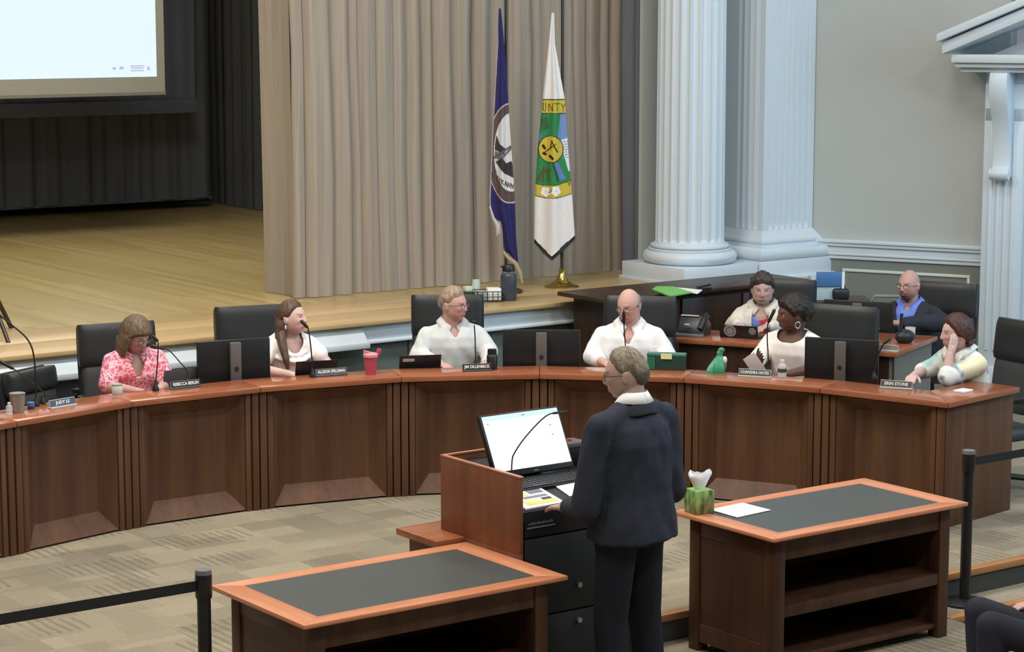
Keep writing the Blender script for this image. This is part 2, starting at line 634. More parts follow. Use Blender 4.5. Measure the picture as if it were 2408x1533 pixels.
# local +y after rotation is (-wdy, wdx) = (0.8945, 0.447): the room lies on local -y
MB().box(-0.4, 1.75, 0.0, 0.2, 1.1, 7.0).build('wall_field', wall_paint, wr)
MB().box(-0.4, 1.75, 0.0, 0.2, 0.0, 1.1).build('wainscot', wall_dark, wr)
r = MB()
for o0, z0, z1 in ((0.02, 1.04, 1.075), (0.035, 1.075, 1.10), (0.022, 1.10, 1.155), (0.045, 1.155, 1.185), (0.06, 1.185, 1.215)):
    r.box(-0.3, 1.75, -o0, 0.01, z0, z1)
r.build('chair_rail', white_paint, wr, bev=0.006)
r = MB()
for a in ((0.30, 1.46, 0.93, 0.955), (0.30, 1.46, 0.14, 0.165), (0.30, 0.325, 0.165, 0.93), (1.435, 1.46, 0.165, 0.93)):
    r.box(a[0], a[1], -0.014, 0.005, a[2], a[3])
r.build('panel_moulding', panel_line, wr, bev=0.004)
MB().box(-0.3, 1.75, -0.02, 0.01, 0.0, 0.11).build('skirting', white_paint, wr, bev=0.004)
# pedimented doorway at the right edge of the picture
dr = thing('door_1', 'white door surround with pediment and scrolled brackets', 'door', wr.location, wr.rotation_euler.z, kind='structure')
E0 = 1.60
MB().box(E0 + 0.0, E0 + 0.34, -0.20, 0.2, 0.20, 2.62).build('casing', white_paint, dr, bev=0.004)
for k in range(4):
    MB().box(E0 + 0.055 + 0.065 * k, E0 + 0.085 + 0.065 * k, -0.214, -0.195, 0.34, 2.30).build('reed', white_paint, dr, bev=0.006)
MB().box(E0 - 0.02, E0 + 0.37, -0.22, 0.2, 0.0, 0.20).build('casing_block', white_paint, dr, bev=0.006)
MB().box(E0 + 0.34, E0 + 1.7, -0.12, 0.15, 0.0, 2.32).build('door_leaf', white_paint, dr, bev=0.004)
MB().box(E0 + 0.0, E0 + 2.0, -0.20, 0.1, 2.30, 2.42).build('head_casing', white_paint, dr, bev=0.008)
MB().box(E0 + 0.0, E0 + 2.0, -0.18, 0.1, 2.42, 2.73).build('frieze', white_paint, dr, bev=0.004)
r = MB()
for o, z0, z1, dz in ((0.30, 2.72, 2.76, 0), (0.36, 2.76, 2.80, 0), (0.40, 2.80, 2.87, 0)):
    r.box(E0 - o * 0.55, E0 + 2.2, -o - 0.10, 0.1, z0, z1)
r.build('cornice', white_paint, dr, bev=0.008)
# raking cornice of the pediment
sl = 0.42
for nm, o, th0, th1 in (('raking_cornice', 0.46, 0.0, 0.10), ('raking_crown', 0.52, 0.10, 0.17)):
    mb = MB()
    x0, x1 = E0 - o * 0.55 - 0.03, E0 + 1.15
    mb.loft([[(x0, -o - 0.1, 2.87 + th0), (x0, 0.1, 2.87 + th0), (x0, 0.1, 2.87 + th1), (x0, -o - 0.1, 2.87 + th1)],
             [(x1, -o - 0.1, 2.87 + th0 + sl * (x1 - x0)), (x1, 0.1, 2.87 + th0 + sl * (x1 - x0)), (x1, 0.1, 2.87 + th1 + sl * (x1 - x0)), (x1, -o - 0.1, 2.87 + th1 + sl * (x1 - x0))]])
    mb.build(nm, white_paint, dr, bev=0.008)
MB().prism([(E0, 2.85), (E0 + 1.2, 2.85), (E0 + 1.2, 3.33)], -0.08, 0.06, Matrix(((1, 0, 0, 0), (0, 0, 1, -0.1), (0, 1, 0, 0), (0, 0, 0, 1)))).build('tympanum', wall_paint, dr)
# scrolled bracket
prof = [(0.0, 2.72), (-0.27, 2.72), (-0.29, 2.66), (-0.285, 2.56), (-0.25, 2.46), (-0.19, 2.36), (-0.145, 2.26), (-0.115, 2.14), (-0.105, 2.02), (-0.11, 1.93), (-0.135, 1.90)]
for k in range(9):
    t = PI * 0.35 + PI * 1.15 * k / 8
    prof.append((-0.115 - 0.055 * math.sin(t), 1.865 + 0.055 * math.cos(t)))
prof += [(-0.05, 1.83), (0.0, 1.85)]
mb = MB()
mb.loft([[(E0 + 0.10, y - 0.18, z) for y, z in prof], [(E0 + 0.25, y - 0.18, z) for y, z in prof]])
mb.build('bracket', white_paint, dr, bev=0.006)
mb = MB()
mb.lathe([(0.0, 0), (0.05, 0), (0.05, 0.012), (0.02, 0.022), (0.0, 0.024)], n=18, M=Matrix.Translation((E0 + 0.10, -0.295, 1.865)) @ Matrix.Rotation(-PI / 2, 4, 'Y'))
mb.build('bracket_scroll', white_paint, dr)
structure('wall_right_near', MB().box(-0.02, 9.5, 0.1, 0.3, -0.6, 7.0, Matrix.Translation((13.87 + 3.3 * wdx, 14.44 + 3.3 * wdy, 0)) @ Matrix.Rotation(math.atan2(wdy, wdx), 4, 'Z')), wall_paint)


# ---------------------------------------------------------------- curtains, screen
def fold_sheet(x0, x1, y, z0, z1, amp, xs=None, n=None, seed=0, nz=6, tilt=0.0):
    rnd = random.Random(seed)
    n = n or int((x1 - x0) / 0.012)
    edges = [x0]
    while edges[-1] < x1:
        edges.append(edges[-1] + rnd.uniform(0.10, 0.34))
    if xs:
        edges = list(xs)
    prof = []
    for i in range(n + 1):
        x = x0 + (x1 - x0) * i / n
        k = max(0, max([j for j, e in enumerate(edges) if e <= x + 1e-9] or [0]))
        e0 = edges[k]
        e1 = edges[k + 1] if k + 1 < len(edges) else x1 + 0.1
        u = (x - e0) / max(1e-6, e1 - e0)
        w = min(1.0, (e1 - e0) / 0.2)
        prof.append((x, y - amp * w * math.sin(PI * min(1, max(0, u))) ** 0.5 - 0.012 * math.sin(x * 37 + seed)))
    P = []
    for j in range(nz + 1):
        t = j / nz
        z = z0 + (z1 - z0) * t
        P.append([(x + 0.012 * math.sin(2.3 * z + x * 5) + tilt * (1 - t), yy - 0.01 * math.sin(z * 1.7 + x * 3), z) for x, yy in prof])
    return P


xs = [9.14, 9.26, 9.52, 9.70, 9.79, 9.96, 10.13, 10.26, 10.41, 10.52, 10.72, 10.93, 11.13, 11.31, 11.54, 11.66, 11.90, 12.02, 12.17, 12.33, 12.45, 12.58, 12.66]
cur = thing('stage_curtain', 'drawn taupe stage curtain hanging in deep folds behind flags', 'curtain', (0, 0, 0))
MB().sheet(fold_sheet(9.14, 12.66, 15.62, 0.905, 6.9, 0.085, xs, seed=3, tilt=0.06)).build('drape', curtain_m, cur, smooth=80)
P = [[(9.145 + 0.05 * math.sin(3 * t) + 0.06 * (1 - z / 6.0), 15.6 + 0.5 * t, z) for t in [k / 8 for k in range(9)]] for z in (0.905, 2, 4, 6.9)]
MB().sheet(P).build('return_edge', curtain_m, cur, smooth=80)
bk = thing('backdrop_curtain', 'black curtain across the back of the stage under screen', 'curtain', (0, 0, 0))
MB().sheet(fold_sheet(-3.0, 12.75, 23.6, 1.02, 6.9, 0.08, seed=5, n=500, nz=3)).build('drape', black_cloth, bk, smooth=80)
MB().box(-3.0, 12.75, 23.55, 23.63, 1.0, 1.03).build('hem', black_cloth, bk)
bb = thing('border_curtain', 'black upper drop with painted screen glow hanging just behind the projection screen', 'curtain', (0, 0, 0))
MB().sheet(fold_sheet(-3.0, 12.35, 23.2, 2.06, 6.9, 0.03, seed=9, n=300, nz=3)).build('drape', screen_lit_black, bb, smooth=80)
MB().box(-3.0, 12.35, 23.12, 23.22, 2.05, 2.21).build('hem', screen_lit_black, bb, bev=0.01)
sd = thing('wing_curtain', 'plain black wing curtain closing the side of the stage', 'curtain', (0, 0, 0))
R90 = Matrix(((0, 1, 0, 0), (1, 0, 0, 0), (0, 0, 1, 0), (0, 0, 0, 1)))
MB().sheet(fold_sheet(16.2, 24.0, 13.05, 0.91, 6.9, 0.10, seed=11, n=300, nz=3), R90).build('drape', plain('black wing cloth', rgb(92, 95, 98), 0.9, spec=0.2), sd, smooth=80)

lg_ = thing('leg_curtain', 'narrow dark leg curtain in the gap beside round column', 'curtain', (0, 0, 0))
MB().sheet(fold_sheet(15.2, 15.46, 12.56, 0.905, 6.9, 0.05, seed=21, n=60, nz=3), Matrix(((0, 1, 0, 0), (1, 0, 0, 0), (0, 0, 1, 0), (0, 0, 0, 1)))).build('drape', black_cloth, lg_, smooth=80)
scr = thing('projection_screen', 'lowered projection screen with grey border and bright image', 'screen', (0, 21.0, 0))
p0, p1 = atv(388, 218, 21.0), atv(368, 180, 21.0)
sw = 4.4
MB().box(p0.x - sw, p0.x, -0.004, 0.004, p0.z, p0.z + 3.2).build('border', plain('grey screen cloth', rgb(186, 186, 178), 0.8, var=0.02), scr)
MB().box(p0.x - sw, p0.x, -0.02, 0.02, p0.z - 0.02, p0.z + 0.012).build('weight_bar', plain('screen bar', rgb(150, 150, 146), 0.5), scr)
scr_img = emit('projected image', rgb(232, 250, 255), 1.0)
MB().box(p1.x - sw + 0.22, p1.x, -0.007, -0.0045, p1.z, p1.z + 2.9).build('projected_image', scr_img, scr)
mk = MB()
mark_m = emit('projected marks', rgb(196, 204, 236), 0.9)
for a, b, w, h in ((268, 161, 8, 6), (285, 160, 10, 7), (322, 155, 34, 3), (322, 160, 30, 3), (322, 166, 32, 3), (348, 161, 6, 9)):
    q = atv(a, b, 21.0)
    mk.box(q.x - w * 0.0024, q.x + w * 0.0024, -0.0085, -0.0072, q.z - h * 0.0021, q.z + h * 0.0021)
mk.build('projected_text', mark_m, scr)


# ---------------------------------------------------------------- curved dais
J = [(3.60, 11.62), (4.42, 11.99), (5.29, 12.24), (6.15, 12.44), (7.06, 12.43), (8.02, 12.23), (8.84, 11.79), (9.52, 11.10), (9.97, 10.27), (10.23, 9.40), (11.04, 9.53)]
DT = 0.82


def offset_poly(pts, d):
    out = []
    for i, p in enumerate(pts):
        ns = []
        for a, b in ((i - 1, i), (i, i + 1)):
            if a >= 0 and b < len(pts):
                e = Vector((pts[b][0] - pts[a][0], pts[b][1] - pts[a][1])).normalized()
                ns.append(Vector((-e.y, e.x)))
        n = sum(ns, Vector((0, 0)))
        n.normalize()
        k = d / n.dot(ns[0])
        out.append((p[0] + n.x * k, p[1] + n.y * k))
    return out


dais = thing('curved_dais', 'long curved cherry wood council dais with recessed front panels', 'desk', (0, 0, 0))
front = offset_poly(J, 0.045)
back = offset_poly(J, 0.34)
wback = offset_poly(J, 0.78)
wfr = offset_poly(J, 0.30)
cback = offset_poly(J, 0.10)
for i in range(len(J) - 1):
    ea = Vector((J[i + 1][0] - J[i][0], J[i + 1][1] - J[i][1])).normalized() * 0.0015
    q = [(J[i][0] + ea.x, J[i][1] + ea.y), (J[i + 1][0] - ea.x, J[i + 1][1] - ea.y), (back[i + 1][0] - ea.x, back[i + 1][1] - ea.y), (back[i][0] + ea.x, back[i][1] + ea.y)]
    ang = math.atan2(ea.y, ea.x)
    o = thing('ledge', 'x', None, (J[i][0], J[i][1], 0), ang)
    bpy.data.objects.remove(o)
    M = Matrix.Translation((J[i][0], J[i][1], 0)) @ Matrix.Rotation(ang, 4, 'Z')
    Mi = M.inverted()
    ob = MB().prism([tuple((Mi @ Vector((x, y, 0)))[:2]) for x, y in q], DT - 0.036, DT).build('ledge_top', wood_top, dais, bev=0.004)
    ob.matrix_basis = M
    q = [wfr[i], wfr[i + 1], wback[i + 1], wback[i]]
    if i < 9:
        ob = MB().prism([tuple((Mi @ Vector((x, y, 0)))[:2]) for x, y in q], 0.70, 0.73).build('work_surface', wood_top, dais)
        ob.matrix_basis = M
    a, b = Vector(front[i] + (0,)), Vector(front[i + 1] + (0,))
    L = (b - a).length
    Mf = Matrix.Translation(a) @ Matrix.Rotation(ang, 4, 'Z')     # local x along the front, local +y into the desk
    z0, z1 = 0.0, DT - 0.036
    if i == 9:
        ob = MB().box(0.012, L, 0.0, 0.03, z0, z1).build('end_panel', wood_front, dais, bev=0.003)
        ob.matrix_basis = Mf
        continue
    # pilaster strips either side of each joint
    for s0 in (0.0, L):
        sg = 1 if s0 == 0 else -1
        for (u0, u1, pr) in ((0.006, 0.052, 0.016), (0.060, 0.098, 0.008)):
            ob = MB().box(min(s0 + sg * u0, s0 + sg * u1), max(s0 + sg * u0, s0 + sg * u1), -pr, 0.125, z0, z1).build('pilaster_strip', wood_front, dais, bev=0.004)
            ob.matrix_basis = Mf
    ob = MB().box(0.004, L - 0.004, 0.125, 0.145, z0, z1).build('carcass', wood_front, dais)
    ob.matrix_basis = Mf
    xa, xb = 0.102, L - 0.102
    bx, bt, bb_, rc = 0.10, 0.09, 0.125, 0.085
    za, zb = z0 + 0.012, z1 - 0.012
    O = [(xa, 0.002, za), (xb, 0.002, za), (xb, 0.002, zb), (xa, 0.002, zb)]
    I = [(xa + bx, rc, za + bb_), (xb - bx, rc, za + bb_), (xb - bx, rc, zb - bt), (xa + bx, rc, zb - bt)]
    for k, nm in ((0, 'bottom_bevel'), (1, 'right_bevel'), (2, 'top_bevel'), (3, 'left_bevel')):
        k2 = (k + 1) % 4
        f = [O[k], O[k2], I[k2], I[k]]
        g = [(x, 0.12, z) for x, y, z in f]
        ob = MB().loft([f, g]).build('panel_frame', wood_front, dais, smooth=0)
        ob.matrix_basis = Mf
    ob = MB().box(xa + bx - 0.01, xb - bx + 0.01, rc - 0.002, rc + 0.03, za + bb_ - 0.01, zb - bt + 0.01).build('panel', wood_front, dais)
    ob.matrix_basis = Mf

post = offset_poly(J, 0.115)
for i in range(1, len(J) - 2):
    MB().cyl((post[i][0], post[i][1], 0.0), (post[i][0], post[i][1], DT - 0.036), 0.05, n=12).build('corner_post', wood_dark, dais)
# ---------------------------------------------------------------- staff desk behind (second tier)
A2, B2, C2 = Vector((10.62, 12.51)), Vector((11.45, 11.03)), Vector((12.29, 11.42))
sdk = thing('staff_desk', 'brown wooden staff desk behind the right half of dais', 'desk', (0, 0, 0))
e = (B2 - A2).normalized()
nrm = Vector((-e.y, e.x))
if nrm.x < 0:
    nrm = -nrm
MB().prism([tuple(A2), tuple(B2), tuple(C2), tuple(C2 - e * 0.60), tuple(B2 - e * 0.60 + nrm * 0.52), tuple(A2 + nrm * 0.52)], 0.785, 0.82).build('desk_top', wood_top, sdk, bev=0.004)
i0 = 0.05
a, b = A2 + nrm * i0 + e * 0.03, B2 + nrm * i0 - e * 0.03
MB().prism([tuple(a), tuple(b), tuple(b + nrm * 0.03), tuple(a + nrm * 0.03)], 0.0, 0.785).build('front_panel', wood_dark, sdk)
e2 = (C2 - B2).normalized()
n2 = Vector((-e2.y, e2.x))
a, b = B2 + n2 * 0.045 + e2 * 0.045, C2 + n2 * 0.045
MB().prism([tuple(a), tuple(b), tuple(b + n2 * 0.03), tuple(a + n2 * 0.03)], 0.0, 0.785).build('end_panel', plain('grey laminate', rgb(116, 112, 104), 0.6), sdk)
# low credenza against the stage front
cr = thing('credenza', 'dark wooden credenza standing against the stage below column', 'cabinet', (0, 0, 0))
MB().box(10.74, 12.95, 13.50, 14.09, 0.965, 1.0).build('credenza_top', wood_dark, cr, bev=0.005)
MB().box(10.90, 12.90, 13.56, 14.08, 0.0, 0.965).build('body', wood_dark, cr)
for k in range(3):
    MB().box(10.93 + 0.66 * k, 11.56 + 0.66 * k, 13.54, 13.57, 0.08, 0.93).build('cabinet_door', wood_dark, cr, bev=0.006)


# ---------------------------------------------------------------- front tables
def front_table(x0, x1, y0, y1, zt, zf, label):
    t = thing('clerk_table', label, 'table', (x0, y0, 0), 0, 'inlaid tables in front of the dais')
    w, d = x1 - x0, y1 - y0
    rim = 0.125
    th = 0.021
    for nm, q in (('rim_front', [(0, 0), (w, 0), (w - rim, rim * 0.75), (rim, rim * 0.75)]), ('rim_back', [(w, d), (0, d), (rim, d - rim * 0.75), (w - rim, d - rim * 0.75)])):
        MB().prism(q, zt - th, zt).build('top_rim', wood_table, t, bev=0.003)
    for nm, q in (('l', [(0, d), (0, 0), (rim, rim * 0.75), (rim, d - rim * 0.75)]), ('r', [(w, 0), (w, d), (w - rim, d - rim * 0.75), (w - rim, rim * 0.75)])):
        MB().prism(q, zt - th, zt).build('top_rim', wood_table_y, t, bev=0.003)
    MB().box(rim - 0.004, w - rim + 0.004, rim * 0.75 - 0.004, d - rim * 0.75 + 0.004, zt - th, zt - 0.0015).build('inlay', grey_inlay, t)
    o = 0.07
    z1 = zt - th
    lg = 0.075
    for lx in (o, w - o - lg):
        for ly in (o * 0.9, d - o * 0.9 - lg):
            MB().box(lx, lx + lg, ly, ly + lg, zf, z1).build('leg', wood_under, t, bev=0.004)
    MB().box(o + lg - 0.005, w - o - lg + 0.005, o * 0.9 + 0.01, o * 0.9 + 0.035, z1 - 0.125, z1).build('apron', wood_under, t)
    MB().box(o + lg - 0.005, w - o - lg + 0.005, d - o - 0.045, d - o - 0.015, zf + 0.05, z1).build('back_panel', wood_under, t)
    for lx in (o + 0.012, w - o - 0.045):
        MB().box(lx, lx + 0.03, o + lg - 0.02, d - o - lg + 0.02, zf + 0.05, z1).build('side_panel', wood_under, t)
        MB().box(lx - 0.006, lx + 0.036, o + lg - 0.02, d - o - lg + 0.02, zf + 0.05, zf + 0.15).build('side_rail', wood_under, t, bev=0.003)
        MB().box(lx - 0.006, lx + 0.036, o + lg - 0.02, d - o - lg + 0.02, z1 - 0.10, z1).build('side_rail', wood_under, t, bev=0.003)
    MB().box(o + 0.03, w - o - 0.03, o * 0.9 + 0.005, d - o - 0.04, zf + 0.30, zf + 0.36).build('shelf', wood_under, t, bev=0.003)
    MB().box(o + 0.03, w - o - 0.03, o * 0.9 + 0.02, d - o - 0.04, zf + 0.05, zf + 0.075).build('shade_board', wood_under, t, bev=0.003)  # added dark board standing in for the shade below the shelf
    return t


wood_table_y = wood('cherry wood veneer, table ends', rgb(190, 116, 80), rgb(216, 148, 110), (20, 2.5, 20), 0.3, 0.45)
front_table(4.79, 6.236, 8.09, 8.93, 0.60, -0.15, 'bare grey inlaid wooden table left of the lectern')
front_table(7.52, 8.95, 8.06, 8.85, 0.60, -0.15, 'grey inlaid wooden table with open shelf and tissue box on top')

# ---------------------------------------------------------------- lectern
LX0, LX1, LY0, LY1 = 6.24, 7.00, 8.48, 9.16
lec = thing('lectern', 'wooden presenter lectern with black equipment front before standing man', 'lectern', (LX0, LY0, 0))
lw, ld = LX1 - LX0, LY1 - LY0
MB().box(0.0, 0.02, 0, ld, 0.62, 1.0).build('side_panel', wood_lectern, lec, bev=0.002)
MB().box(lw - 0.02, lw, 0, ld, 0.62, 1.0).build('side_panel', wood_lectern, lec, bev=0.002)
MB().box(0.02, lw - 0.02, ld - 0.02, ld, 0.62, 1.0).build('back_panel', wood_lectern, lec, bev=0.002)
edge_m = wood('pale lectern edging', rgb(170, 112, 84), rgb(188, 130, 100), (3, 3, 3), 0.4)
MB().box(-0.002, 0.022, -0.002, ld + 0.002, 1.0, 1.008).build('edging', edge_m, lec)
MB().box(lw - 0.022, lw + 0.002, -0.002, ld + 0.002, 1.0, 1.008).build('edging', edge_m, lec)
MB().box(0.022, lw - 0.022, ld - 0.022, ld + 0.002, 1.0, 1.008).build('edging', edge_m, lec)
SLOPE = 0.21
DECK_A = math.atan(SLOPE)


def deck_z(y):
    return 0.83 + SLOPE * (y - LY0)


MB().prism([(0.0, 0.78), (ld - 0.02, 0.78), (ld - 0.02, 0.83 + SLOPE * (ld - 0.02)), (0.0, 0.83)], 0.02, lw - 0.02, Matrix(((0, 0, 1, 0), (1, 0, 0, 0), (0, 1, 0, 0), (0, 0, 0, 1)))).build('deck', pure_black, lec)
MB().box(-0.17, lw + 0.06, 0.47, ld + 0.16, 0.585, 0.62).build('side_slab', wood_top, lec, bev=0.004)
MB().box(-0.12, lw + 0.03, 0.49, ld + 0.11, -0.15, 0.585).build('slab_cabinet', wood_lectern, lec)
MB().box(0.0, 0.02, 0, 0.488, -0.15, 0.62).build('side_panel', wood_lectern, lec, bev=0.002)
MB().box(lw - 0.02, lw, 0, 0.488, -0.15, 0.62).build('side_panel', wood_lectern, lec, bev=0.002)
MB().box(0.02, lw - 0.02, 0.015, 0.488, -0.15, 0.80).build('equipment_rack', pure_black, lec)
MB().box(0.03, lw - 0.03, -0.004, 0.016, 0.70, 0.83).build('drawer', plastic_black, lec, bev=0.004)
MB().box(0.03, lw - 0.03, -0.002, 0.016, 0.30, 0.69).build('rack_door', pure_black, lec, bev=0.004)
MB().box(0.03, lw - 0.03, -0.002, 0.016, -0.13, 0.29).build('rack_door', pure_black, lec, bev=0.004)
for zz in (0.42, 0.24):
    MB().cyl((0.36, -0.003, zz), (0.36, -0.018, zz), 0.014, n=12).build('rack_lock', steel, lec)
tk = MB()
label_m = plain('faint label print', rgb(120, 122, 126), 0.6)
for k in range(12):
    MB().box(0.05 + 0.0125 * k, 0.056 + 0.0125 * k, -0.006, -0.0035, 0.762, 0.762 + (0.012 if k % 3 else 0.008)).build('drawer_tick', label_m, lec)
MB().box(0.04, 0.21, -0.006, -0.0035, 0.744, 0.750).build('drawer_line', label_m, lec)

# lectern equipment
cm_ = thing('computer_monitor', 'bright lectern monitor showing a nearly blank white page', 'monitor', (6.33, 8.80, 0.83))
tilt = Matrix.Translation((0, 0, 0.135)) @ Matrix.Rotation(-math.atan2(0.13, 0.262), 4, 'X')
MB().box(-0.012, 0.482, 0.0, 0.03, -0.03, 0.30, tilt).build('housing', plastic_black, cm_, bev=0.006)
scr2 = emit('monitor screen', rgb(246, 250, 255), 1.15)
MB().box(0.0, 0.47, -0.004, 0.001, 0.0, 0.288, tilt).build('screen', scr2, cm_)
bar_m = emit('monitor title bar', rgb(216, 246, 250), 1.0)
MB().box(0.002, 0.468, -0.0046, -0.0038, 0.262, 0.286, tilt).build('page_header', bar_m, cm_)
spk = emit('page marks', rgb(150, 176, 176), 0.7)
for a, b in ((0.24, 0.27), (0.018, 0.245), (0.395, 0.20), (0.395, 0.15), (0.25, 0.272)):
    MB().box(a, a + 0.011, -0.0056, -0.0044, b, b + 0.005, tilt).build('page_mark', spk, cm_)
MB().box(0.14, 0.34, 0.05, 0.20, 0.098, 0.112).build('stand_foot', plastic_black, cm_, bev=0.003)
MB().box(0.20, 0.28, 0.085, 0.12, 0.10, 0.22).build('stand_neck', plastic_black, cm_, bev=0.004)
MB().box(0.225, 0.255, -0.003, 0.0, -0.022, -0.014, tilt).build('badge', plastic_grey, cm_)
kb = thing('keyboard', 'black keyboard in front of the lectern monitor', 'keyboard', (6.37, 8.675, deck_z(8.675) + 0.001))
kb.rotation_euler = (DECK_A, 0, math.radians(2))
MB().box(0, 0.45, 0, 0.135, 0.0, 0.018).build('case', plastic_black, kb, bev=0.004)
key_m = plain('key caps', rgb(58, 60, 64), 0.45)
keyme = MB().box(0, 0.0165, 0, 0.0165, 0.018, 0.025).mesh('key', 0.002, 1)
keyme.materials.append(key_m)
for rr in range(6):
    for c in range(20):
        if rr == 0 and 4 <= c <= 8:
            continue
        o = bpy.data.objects.new('key', keyme)
        COL.objects.link(o)
        o.parent = kb
        o.location = (0.014 + 0.0211 * c, 0.008 + 0.0205 * rr, 0)
MB().box(0.098, 0.202, 0.008, 0.0245, 0.018, 0.025).build('space_bar', key_m, kb, bev=0.002)


def gooseneck(label, base, pts, head0, head1, r=0.0045, hr=0.010, foot=True, name='gooseneck_microphone', footz=0.06):
    base = Vector(base)
    t = thing(name, label, 'microphone', base)
    L = [Vector(p) - base for p in pts]
    # smooth the stem
    sm = []
    n = len(L)
    for i in range(n - 1):
        a, b, c, d = L[max(i - 1, 0)], L[i], L[i + 1], L[min(i + 2, n - 1)]
        for k in range(6):
            u = k / 6
            sm.append(0.5 * ((2 * b) + (-a + c) * u + (2 * a - 5 * b + 4 * c - d) * u * u + (-a + 3 * b - 3 * c + d) * u ** 3))
    sm.append(L[-1])
    MB().tube(sm, r, 8).build('stem', plastic_black, t)
    h0, h1 = Vector(head0) - base, Vector(head1) - base
    m0 = h0.lerp(h1, 0.12)
    m1 = h0.lerp(h1, 0.9)
    MB().tube([h0, m0, m1, h1], [r * 1.2, hr * 0.9, hr, hr * 0.6], 12).build('head', plastic_black, t)
    if foot:
        MB().lathe([(0.0, 0.0), (0.022, 0.0), (0.022, footz * 0.3), (0.012, footz * 0.6), (0.006, footz), (0.0, footz)], n=16).build('foot', plastic_black, t)
    return t


mb0 = atv(1203, 1112, 8.72)
gooseneck('slim gooseneck microphone curving across the lectern screen', (mb0.x, 8.72, deck_z(8.72)), [(mb0.x, 8.72, 0.90)] + [atv(x, y, 8.70 - 0.006 * k) for k, (x, y) in enumerate(((1204, 1085), (1211, 1063), (1232, 1032), (1262, 998), (1283, 979), (1297, 972)))], atv(1299, 972, 8.66), atv(1334, 967, 8.68), 0.0035, 0.007)
mg = thing('magazine', 'yellow and white printed sheet lying at the lectern edge', 'magazine', (6.30, 8.49, deck_z(8.49) + 0.001))
mg.rotation_euler = (DECK_A, 0, math.radians(3))
MB().box(-0.02, 0.23, 0.0, 0.21, 0.0, 0.012).build('pages', paper, mg, bev=0.002)
for (a, b, c, d, cc) in ((0.02, 0.21, 0.02, 0.055, (226, 206, 120)), (0.0, 0.12, 0.06, 0.085, (232, 218, 150)), (0.05, 0.2, 0.095, 0.12, (120, 124, 132)), (0.0, 0.10, 0.125, 0.165, (226, 206, 120)), (0.12, 0.21, 0.14, 0.19, (110, 116, 124)), (-0.01, 0.08, 0.175, 0.20, (200, 196, 180)), (0.14, 0.2, 0.06, 0.085, (60, 62, 66))):
    MB().box(a, b, c, d, 0.012, 0.0128).build('printed_block', plain('print %d %d' % (cc[0], cc[2]), rgb(*cc), 0.6), mg)
pp = MB().box(0, 0.22, 0, 0.28, 0.0, 0.004).build('paper_sheet', paper, None)
pp.location = (6.60, 8.50, deck_z(8.50) + 0.003)
pp.rotation_euler = (DECK_A, 0, math.radians(-4))
tag(pp, 'white paper sheets on the lectern under the standing man', 'paper')
bx = thing('control_box', 'black box with grey top behind the lectern monitor', 'box', (6.88, 8.88, deck_z(8.88) + 0.03))
MB().box(-0.07, 0.09, 0.0, 0.12, -0.03, 0.065).build('case', plastic_black, bx, bev=0.006)
MB().box(-0.07, 0.09, 0.0, 0.12, 0.065, 0.095).build('lid', plastic_grey, bx, bev=0.008)
MB().cyl((0.01, 0.05, 0.095), (0.01, 0.05, 0.107), 0.012, n=12).build('red_button', plain('red button', rgb(200, 80, 64), 0.4), bx)
MB().cyl((-0.03, 0.05, 0.095), (-0.03, 0.05, 0.107), 0.010, n=12).build('white_button', white_plastic, bx)
rm = thing('card_reader', 'small white adapter inside the lectern behind the monitor', 'device', (6.345, 9.04, 0.925))
MB().box(-0.035, 0.035, -0.012, 0.012, 0.02, 0.055).build('case', plastic_black, rm, bev=0.003)
MB().box(-0.032, 0.032, -0.0135, -0.0115, 0.024, 0.052).build('face', white_plastic, rm)

# ---------------------------------------------------------------- tissue box and paper on the right table
tb = thing('tissue_box', 'green tissue box on the corner of right inlaid table', 'tissue box', (7.615, 8.74, 0.60), math.radians(-8))


def leafprint():
    m, nt, b = base_mat('leafy green print', 0.45, 0, 0.4)
    mp = coords(nt, (30, 30, 14))
    n = N(nt, 'ShaderNodeTexNoise', Scale=1.0, Detail=3.0)
    nt.links.new(mp.outputs[0], n.inputs['Vector'])
    c = mix(nt, ramp(nt, n.outputs[0], 0.35, 0.65), rgb(52, 84, 36), rgb(150, 186, 110))
    mp2 = coords(nt, (9, 9, 5))
    n2 = N(nt, 'ShaderNodeTexNoise', Scale=1.0, Detail=1.0)
    nt.links.new(mp2.outputs[0], n2.inputs['Vector'])
    nt.links.new(mix(nt, ramp(nt, n2.outputs[0], 0.5, 0.8), c, rgb(120, 92, 60)), b.inputs['Base Color'])
    return m


MB().box(-0.058, 0.058, -0.058, 0.058, 0, 0.125).build('carton', leafprint(), tb, bev=0.004)
MB().box(-0.05, 0.05, -0.05, 0.05, 0.125, 0.127).build('carton_top', plain('lime card', rgb(150, 196, 110), 0.5), tb)
P = []
for j in range(9):
    t = j / 8
    row = []
    for i in range(25):
        a = 2 * PI * i / 24
        rr = (0.022 + 0.045 * t ** 0.8) * (1 + 0.22 * math.sin(2 * a + 0.6) * t + 0.12 * math.sin(5 * a + 1) * t) * (1 if t < 0.8 else 1 - 1.6 * (t - 0.8))
        row.append((rr * math.cos(a) * 1.15, rr * math.sin(a) * 0.6, 0.125 + 0.095 * t + 0.010 * t * math.sin(2 * a + 2.2) + 0.005 * t * math.sin(5 * a)))
    P.append(row)
mb = MB().sheet(P)
mb.build('tissue', plain('white tissue', rgb(244, 244, 248), 0.8, var=0.01), tb, smooth=80)
pr = MB().prism([(7.69, 8.745), (7.945, 8.765), (7.95, 8.545), (7.69, 8.52)][::-1], 0.6015, 0.604).build('paper_sheet', paper)
tag(pr, 'single white paper sheet beside the green tissue box', 'paper')


